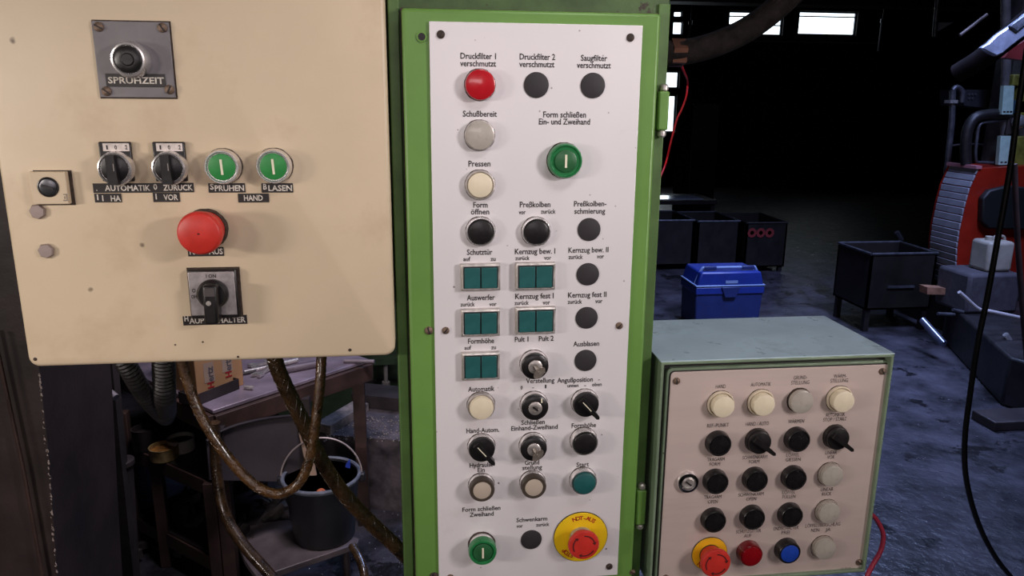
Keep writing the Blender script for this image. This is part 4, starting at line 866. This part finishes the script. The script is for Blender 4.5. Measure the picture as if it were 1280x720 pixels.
# open bin carts
def cart(px0, px1, pyt, pyb, label, legz, dd, grp=None, rimm=cartrim, taper=.0):
    a = PZ(px0, pyb, 0); b = PZ(px1, pyb, 0); y0_ = (a.y+b.y)/2; xa = PY(px0, pyb, y0_).x; xb = PY(px1, pyb, y0_).x; zt_ = PY(px0, pyt, y0_).z
    r = thing('bin_cart', ((xa+xb)/2, y0_+dd/2, 0), label, 'cart', grp)
    t_ = .015; m = MB(); m.ngon_ring  # four sheet walls and a floor
    ca = xa+taper; cb_ = xb-taper
    def wall(p, q): 
        p = Vector(p); q = Vector(q); d_ = (q-p); nn = Vector((-d_.y, d_.x, 0)).normalized()*t_; m.prism([p, q, q+nn, p+nn], (0,0,zt_-legz))
    wall((xa,y0_,legz),(xb,y0_,legz)); wall((xb,y0_,legz),(xb,y0_+dd,legz)); wall((xb,y0_+dd,legz),(xa,y0_+dd,legz)); wall((xa,y0_+dd,legz),(xa,y0_,legz))
    m.box(xa, xb, y0_, y0_+dd, legz, legz+.012); obj('tub', m, cartm, r)
    obj('rim', MB().add(*(lambda g: (g.v, g.f))(MB().tube([(xa,y0_,zt_),(xb,y0_,zt_),(xb,y0_+dd,zt_),(xa,y0_+dd,zt_),(xa,y0_,zt_)], .010, 6, 1))), rimm, r)
    for (x, y) in ((xa+.03,y0_+.03),(xb-.03,y0_+.03),(xa+.03,y0_+dd-.03),(xb-.03,y0_+dd-.03)):
        obj('leg', MB().box(x-.018, x+.018, y-.018, y+.018, 0, legz), cartm, r)
    return r, xa, xb, y0_, zt_
r, xa, xb, y0_, zt_ = cart(1078, 1158, 318, 414, 'dark sheet steel bin on legs standing alone right of the console', .16, .42)
obj('handle_bar', MB().box(xa+.14, xa+.34, y0_-.012, y0_, zt_-.24, zt_-.225), cartrim, r)
cart(810, 864, 276, 338, 'dark bin with pale rim, nearest the green cabinet edge', .05, .6, 'row of dark bins')
cart(869, 920, 277, 338, 'dark bin with a shiny rim, middle of the row behind the cool box', .05, .6, 'row of dark bins')
r, xa, xb, y0_, zt_ = cart(929, 979, 279, 340, 'dark bin with red chalk marks, right end of the row', .05, .6, 'row of dark bins', rimm=cartm)
for k in range(3):
    a = PY(940+k*11, 291, y0_-.004); obj('chalk_mark', MB().lathe([(.045,0),(.045,.003),(.02,.003),(.02,0)], a, (0,-1,0), 9, rough_ring), mat('red chalk', (.20, .02, .02), .9), r)
# sheet on a table by the bins
a = PZ(843, 249, .556); b = PZ(866, 244, .556)
tb_ = thing('side_table', (a.x, (a.y+b.y)/2, 0), 'low dark table beyond the bins beside the green cabinet edge', 'table')
obj('table_top', MB().box(a.x-.5, b.x+.12, a.y-.08, b.y+.2, .51, .55), cartm, tb_)
for x in (a.x-.45, b.x+.08):
    for y in (a.y-.04, b.y+.16): obj('leg', MB().box(x-.02, x+.02, y-.02, y+.02, 0, .51), cartm, tb_)
tag(obj('metal_sheet', MB().box(a.x-.4, b.x, a.y, b.y, .551, .557), mat('glossy pale sheet', (.7, .75, .8), .12, metal=.6, var=.05)), 'glossy pale sheet lying on the low dark table beyond the bins', 'sheet')
# tall locker behind
a = PY(846, 130, 9.5); b = PY(893, 235, 9.5)
lo = thing('tall_locker', ((a.x+b.x)/2, 9.8, 0), 'tall dark grey locker against the darkness left of the far wall', 'locker')
obj('locker_body', MB().box(a.x+.22, b.x, 9.5, 10.1, 0, a.z), mat('locker grey', (.05, .048, .055), .6), lo, bevel=.01)
zz = PY(846, 188, 9.5).z; obj('lower_door', MB().box(a.x+.24, b.x-.02, 9.48, 9.5, .1, zz), cartm, lo)

# red machine with slatted cover
YM = 4.6
prof = [(1224,211),(1213,235),(1206,260),(1200,288),(1197,310),(1196,335),(1198,360)]
rm = thing('red_machine', (PY(1240, 360, YM).x, YM+.3, 0), 'red machine with a curved grey slatted cover at the right edge', 'machine')
body = [PY(x, y, YM) for x, y in prof]+[PY(1330, 372, YM), PY(1330, 205, YM)]
obj('red_panel', MB().prism(body, (0, .30, 0)), redm, rm)
cv = []
for i in range(len(prof)-1):
    for k in range(3): cv.append(PY(prof[i][0]+(prof[i+1][0]-prof[i][0])*k/3, prof[i][1]+(prof[i+1][1]-prof[i][1])*k/3, YM))
cv.append(PY(*prof[-1], YM))
for i in range(len(cv)-1):
    p, q = cv[i], cv[i+1]; d = (q-p); p2 = p+d*.06; q2 = q-d*.06; nn = Vector((d.z, 0, -d.x)).normalized()*-.012
    if nn.x > 0: nn = -nn
    obj('slat', MB().prism([p2, q2, q2+nn*.8, p2+nn], (0, .27, 0)), slatm, rm, bevel=.003)
obj('cover_edge', MB().prism([cv[0]+Vector((-.03,-.01,0)), cv[0]+Vector((.01,-.01,0)), cv[0]+Vector((.01,-.01,.02)), cv[0]+Vector((-.03,-.01,.02))], (0, .29, 0)), mat('pink edge', (.45, .18, .2), .5), rm)
obj('dark_recess', slab([(1229,248),(1238,238),(1262,232),(1300,236),(1300,288),(1236,286),(1228,276)], YM-.05, .05), mat('recess black', (.005, .005, .005), .6), rm, bevel=.01)
zb = PY(1240, 360, YM).z; a = PY(1196, 360, YM); b = PY(1340, 360, YM)
obj('machine_base', MB().box(a.x+.02, b.x+.3, YM+.02, YM+.6, 0, zb), cartm, rm, bevel=.01)
# cast block with canister
bl0 = PY(1212, 352, 4.2); bl1 = PY(1278, 352, 4.2); zc = PY(1240, 343, 4.2).z
tag(obj('cast_block', MB().box(bl0.x, bl1.x, 4.2, 4.5, .271, zc), stonem, bevel=.02), 'dark grey block carrying the white canister in front of the red machine', 'block')
k0 = PY(1232, 343, 4.25); k1 = PY(1264, 343, 4.25); kz = PY(1240, 303, 4.25).z
cn = thing('canister', ((k0.x+k1.x)/2, 4.33, zc), 'milky white plastic canister on the dark block', 'canister')
obj('canister_body', MB().box(k0.x, k1.x, 4.25, 4.42, zc, kz), canm, cn, bevel=.022, segs=4)
obj('cap', MB().lathe([(.022,0),(.022,.025),(.018,.028),(0,.028)], (k0.x+.05, 4.33, kz-.002), (0,0,1), 18), canm, cn)
obj('grip', MB().tube([(k0.x+.08,4.33,kz-.004),(k0.x+.09,4.33,kz+.022),(k1.x-.03,4.33,kz+.022),(k1.x-.015,4.33,kz-.008)], .009, 8, 4), canm, cn)
# machine front mass below
FP = [PZ(1176, 424, 0), PZ(1251, 507, 0), PZ(1420, 560, 0), PZ(1420, 424, 0)]
m0 = PY(1190, 398, 3.75); lm = thing('machine_base', (3.6, 3.9, 0), 'black machine base in front of the cast block at right', 'machine base')
obj('base_body', MB().prism(FP, (0, 0, .27)), mat('oily black cast iron', (.014, .012, .013), .5, var=.5, vscale=8, bump=.6, bscale=30), lm, bevel=.015)
a = PZ(1244, 528, .05); obj('foot_rail', MB().box(a.x, a.x+.9, a.y, a.y+.16, 0.0, .05), darksteel, lm, bevel=.006)
b = MB().tube([PY(1257,418,3.70), PY(1263,428,3.70)], .016, 10, 1); b.tube([PY(1262,428,3.70), PY(1262,446,3.72)], .007, 8, 1); obj('valve_lever', b, chrome, lm)
for (p, q) in (((1191,387),(1204,390)), ((1172,392),(1193,393))):
    rt_ = MB().tube([PY(*p, 4.0), PY(*q, 4.0)], .010, 8, 1); obj('short_pipe', rt_, cartrim, lm)
cop = MB().prism([PY(1159,359,4.4), PY(1222,363,4.4), PY(1222,369,4.4), PY(1159,368,4.4)], (0,.08,0)); tag(obj('copper_bar', cop, copper), 'reddish brown bar end in front of the slatted cover', 'bar')

hose('grey_pipe', [(1199,365,3.72),(1209,374,3.72),(1220,384,3.72),(1228,388,3.72),(1237,389,3.72),(1256,393,3.72),(1275,397,3.72),(1300,402,3.72)], 2.3, mat('pale grey pipe', (.40, .37, .37), .5, var=.2), 'pale grey thin pipe bending along the top of the black machine base', 'pipe', sub=4)
t = MB().tube([PY(1153,400,4.3), PY(1180,430,4.1)], .022, 14, 1); tag(obj('chrome_tube', t, mat('blue steel tube', (.25, .28, .40), .25, metal=.8)), 'shiny steel tube slanting to the floor right of the lone bin', 'tube')
t = MB().tube([PY(1125,296,5.6), PY(1123,318,5.6)], .012, 8, 1); t.tube([PY(1121,290,5.6), PY(1127,300,5.6)], .02, 8, 1)
t.tube([PY(1123,318,5.6), Vector((PY(1123,318,5.6).x, 5.6, 0))], .012, 8, 1); tag(obj('floor_lever', t, cartrim), 'thin lever standing behind the lone dark bin', 'lever')
# pipework, tags and valves above the red machine
YV = 4.72
def pipe(name, pts, r, m, label, cat='pipe', y=YV, sub=4): return tag(obj(name, MB().tube([PY(a, b, y) for a, b in pts], r, 12, sub=sub), m), label, cat)
pw = thing('valve_column', (PY(1290, 400, YV).x, YV+.1, 0), 'tall dark valve column with olive yellow blocks at the right edge', 'valve column')
a = PY(1270, 60, YV+.02); obj('column', MB().box(a.x, a.x+.5, YV+.02, YV+.18, PY(1270, 207, YV).z-.01, 2.9), mat('column paint', (.05, .045, .04), .6, var=.4), pw)
for (x0_, x1_, y0p, y1p, m_) in ((1262,1300,93,108,olive),(1268,1300,110,145,olive),(1266,1300,170,208,olive),(1264,1276,125,142,mat('blue block', (.02, .07, .11), .5))):
    a = PY(x0_, y0p, YV); b = PY(x1_, y1p, YV); obj('valve_block', MB().box(a.x, b.x, YV-.04, YV+.04, b.z, a.z), m_, pw, bevel=.008)
for (x0_, x1_, y0p, y1p) in ((1252,1267,107,143),(1248,1266,170,206)):
    P_ = [PY(x0_+3, y0p, YV-.05), PY(x1_+1, y0p, YV-.05), PY(x1_-1, y1p, YV-.05), PY(x0_, y1p, YV-.05)]; tg = obj('pale_tag', MB().prism(P_, (0, .03, 0)), pale, pw)
    for k in (.2, .5, .8): a = P_[3].lerp(P_[2], k); obj('tag_mark', MB().box(a.x-.008, a.x+.008, YV-.052, YV-.050, a.z+.012, a.z+.022), ink, tg)
a = PY(1272, 152, YV-.03); obj('round_valve', MB().lathe([(.045,0),(.045,.02),(.03,.035),(.012,.04),(0,.04)], a, (0,-1,0), 20), chrome, pw)
obj('connector', MB().box(PY(1258,148,YV).x, PY(1272,148,YV).x, YV-.02, YV+.04, PY(1258,168,YV).z, PY(1258,147,YV).z), darksteel, pw, bevel=.006)
obj('grey_riser', MB().tube([PY(1258,-30,YV+.02), PY(1257,20,YV+.02), PY(1258,75,YV+.02), PY(1256,125,YV+.02), PY(1256,170,YV+.02)], .028, 12, 2), mat('grey riser', (.12, .11, .11), .5, var=.3), pw)
pipe('bent_hose', [(1262,142),(1235,143),(1218,148),(1209,165),(1207,190),(1208,205)], .035, rubber, 'thick black bent hose between the thin post and the pale tags')
pipe('inner_hose', [(1262,150),(1238,152),(1225,156),(1221,175),(1220,200),(1228,203),(1262,204)], .010, cartrim, 'thin bent pipe inside the thick black hose bend')
pt = thing('thin_post', PY(1181,238,YV+.2), 'slim dark post with clamps left of the black bent hose', 'post')
a = PY(1191,112,YV+.2); obj('post_tube', MB().tube([PY(1181,238,YV+.2), PY(1190,150,YV+.2), (a.x, YV+.2, a.z)], .020, 10, 1), cartrim, pt); q = PY(1181,232,YV+.2); obj('post_bracket', MB().box(q.x, q.x+.35, YV+.16, YV+.20, q.z-.03, q.z+.0), cartrim, pt)
obj('elbow', MB().tube([PY(1191,113,YV+.2), PY(1196,109,YV+.2), PY(1203,115,YV+.2), PY(1202,128,YV+.2)], .018, 10, 4), cartrim, pt)
obj('cross_pipe', MB().tube([PY(1190,182,YV+.2), PY(1212,180,YV+.2), PY(1240,182,YV+.2)], .007, 8, 2), cartrim, pt)
obj('clamp', MB().box(a.x-.028, a.x+.028, YV+.17, YV+.23, PY(1190,129,YV+.2).z, PY(1190,125,YV+.2).z), satin, pt)
dk = slab([(1205,112),(1245,112),(1262,120),(1262,138),(1205,132)], YV+.25, .25); sk = tag(obj('motor_block', dk, mat('block black', (.022, .022, .026), .45)), 'black motor block behind the slim post', 'motor')
for k in range(5): a = PY(1211+(k % 3)*4, 118+(k//3)*5, YV+.25); obj('bolt_head', MB().lathe([(.008,0),(.008,.006),(0,.007)], a, (0,-1,0), 8), cartrim, sk)
obj('mounting_leg', MB().box(PY(1225,130,YV+.4).x, PY(1240,130,YV+.4).x, YV+.3, YV+.42, PY(1230,206,YV+.3).z, PY(1225,118,YV+.3).z), cartm, sk)
# foil wrapped duct and upper beams
fo = thing('foil_duct', PY(1262, 45, 3.7), 'silver foil wrapped duct end hanging at the upper right', 'duct')
obj('duct', MB().tube([PY(1196,92,3.9), PY(1225,75,3.8), PY(1250,55,3.72), PY(1300,15,3.6)], (.05, .06), 16, 3), mat('dark duct', (.010, .007, .007), .9, var=.3, spec=.08), fo)
f0 = [(1226,60),(1231,63),(1238,67),(1246,70.5),(1254,67),(1262,60),(1275,50),(1292,38),(1292,8),(1277,22),(1262,33),(1246,44),(1236,54)]
obj('foil_sleeve', MB().prism([PY(x, y, 3.60) for x, y in f0], (0, .03, 0)), sheetm, fo, bevel=.008)
obj('foil_band', MB().prism([PY(x, y, 3.59) for x, y in ((1262,33),(1272,40),(1284,30),(1292,26),(1292,12),(1276,22))], (0, .02, 0)), mat('crumpled dark foil', (.18, .19, .22), .4, metal=.5, var=.5, vscale=30), fo, bevel=.006)
obj('red_cover', slab([(1262,62),(1300,40),(1300,78),(1256,72)], 3.8, .05), mat('dark red cover', (.10, .008, .008), .5), fo)
pipe('roof_strut', [(1180,-70),(1170,22),(1168,46)], .018, cartrim, 'short vertical strut under the roof near the foil duct', 'strut', y=6, sub=1)
pipe('roof_brace', [(1234,18),(1200,44)], .012, wire, 'thin pale diagonal brace near the foil duct', 'brace', y=5, sub=1)
tri = slab([(1171,28),(1192,28),(1171,40)], 6.02, .02); tag(obj('gusset_plate', tri, mat('gusset grey', (.25, .24, .28), .5)), 'small pale triangular gusset beside the vertical strut', 'gusset')
pipe('brown_rod', [(1268,205),(1270,260),(1274,330),(1281,420),(1290,520)], .012, redbrown, 'rust brown rod hanging right of the black cable', 'rod', y=3.0)
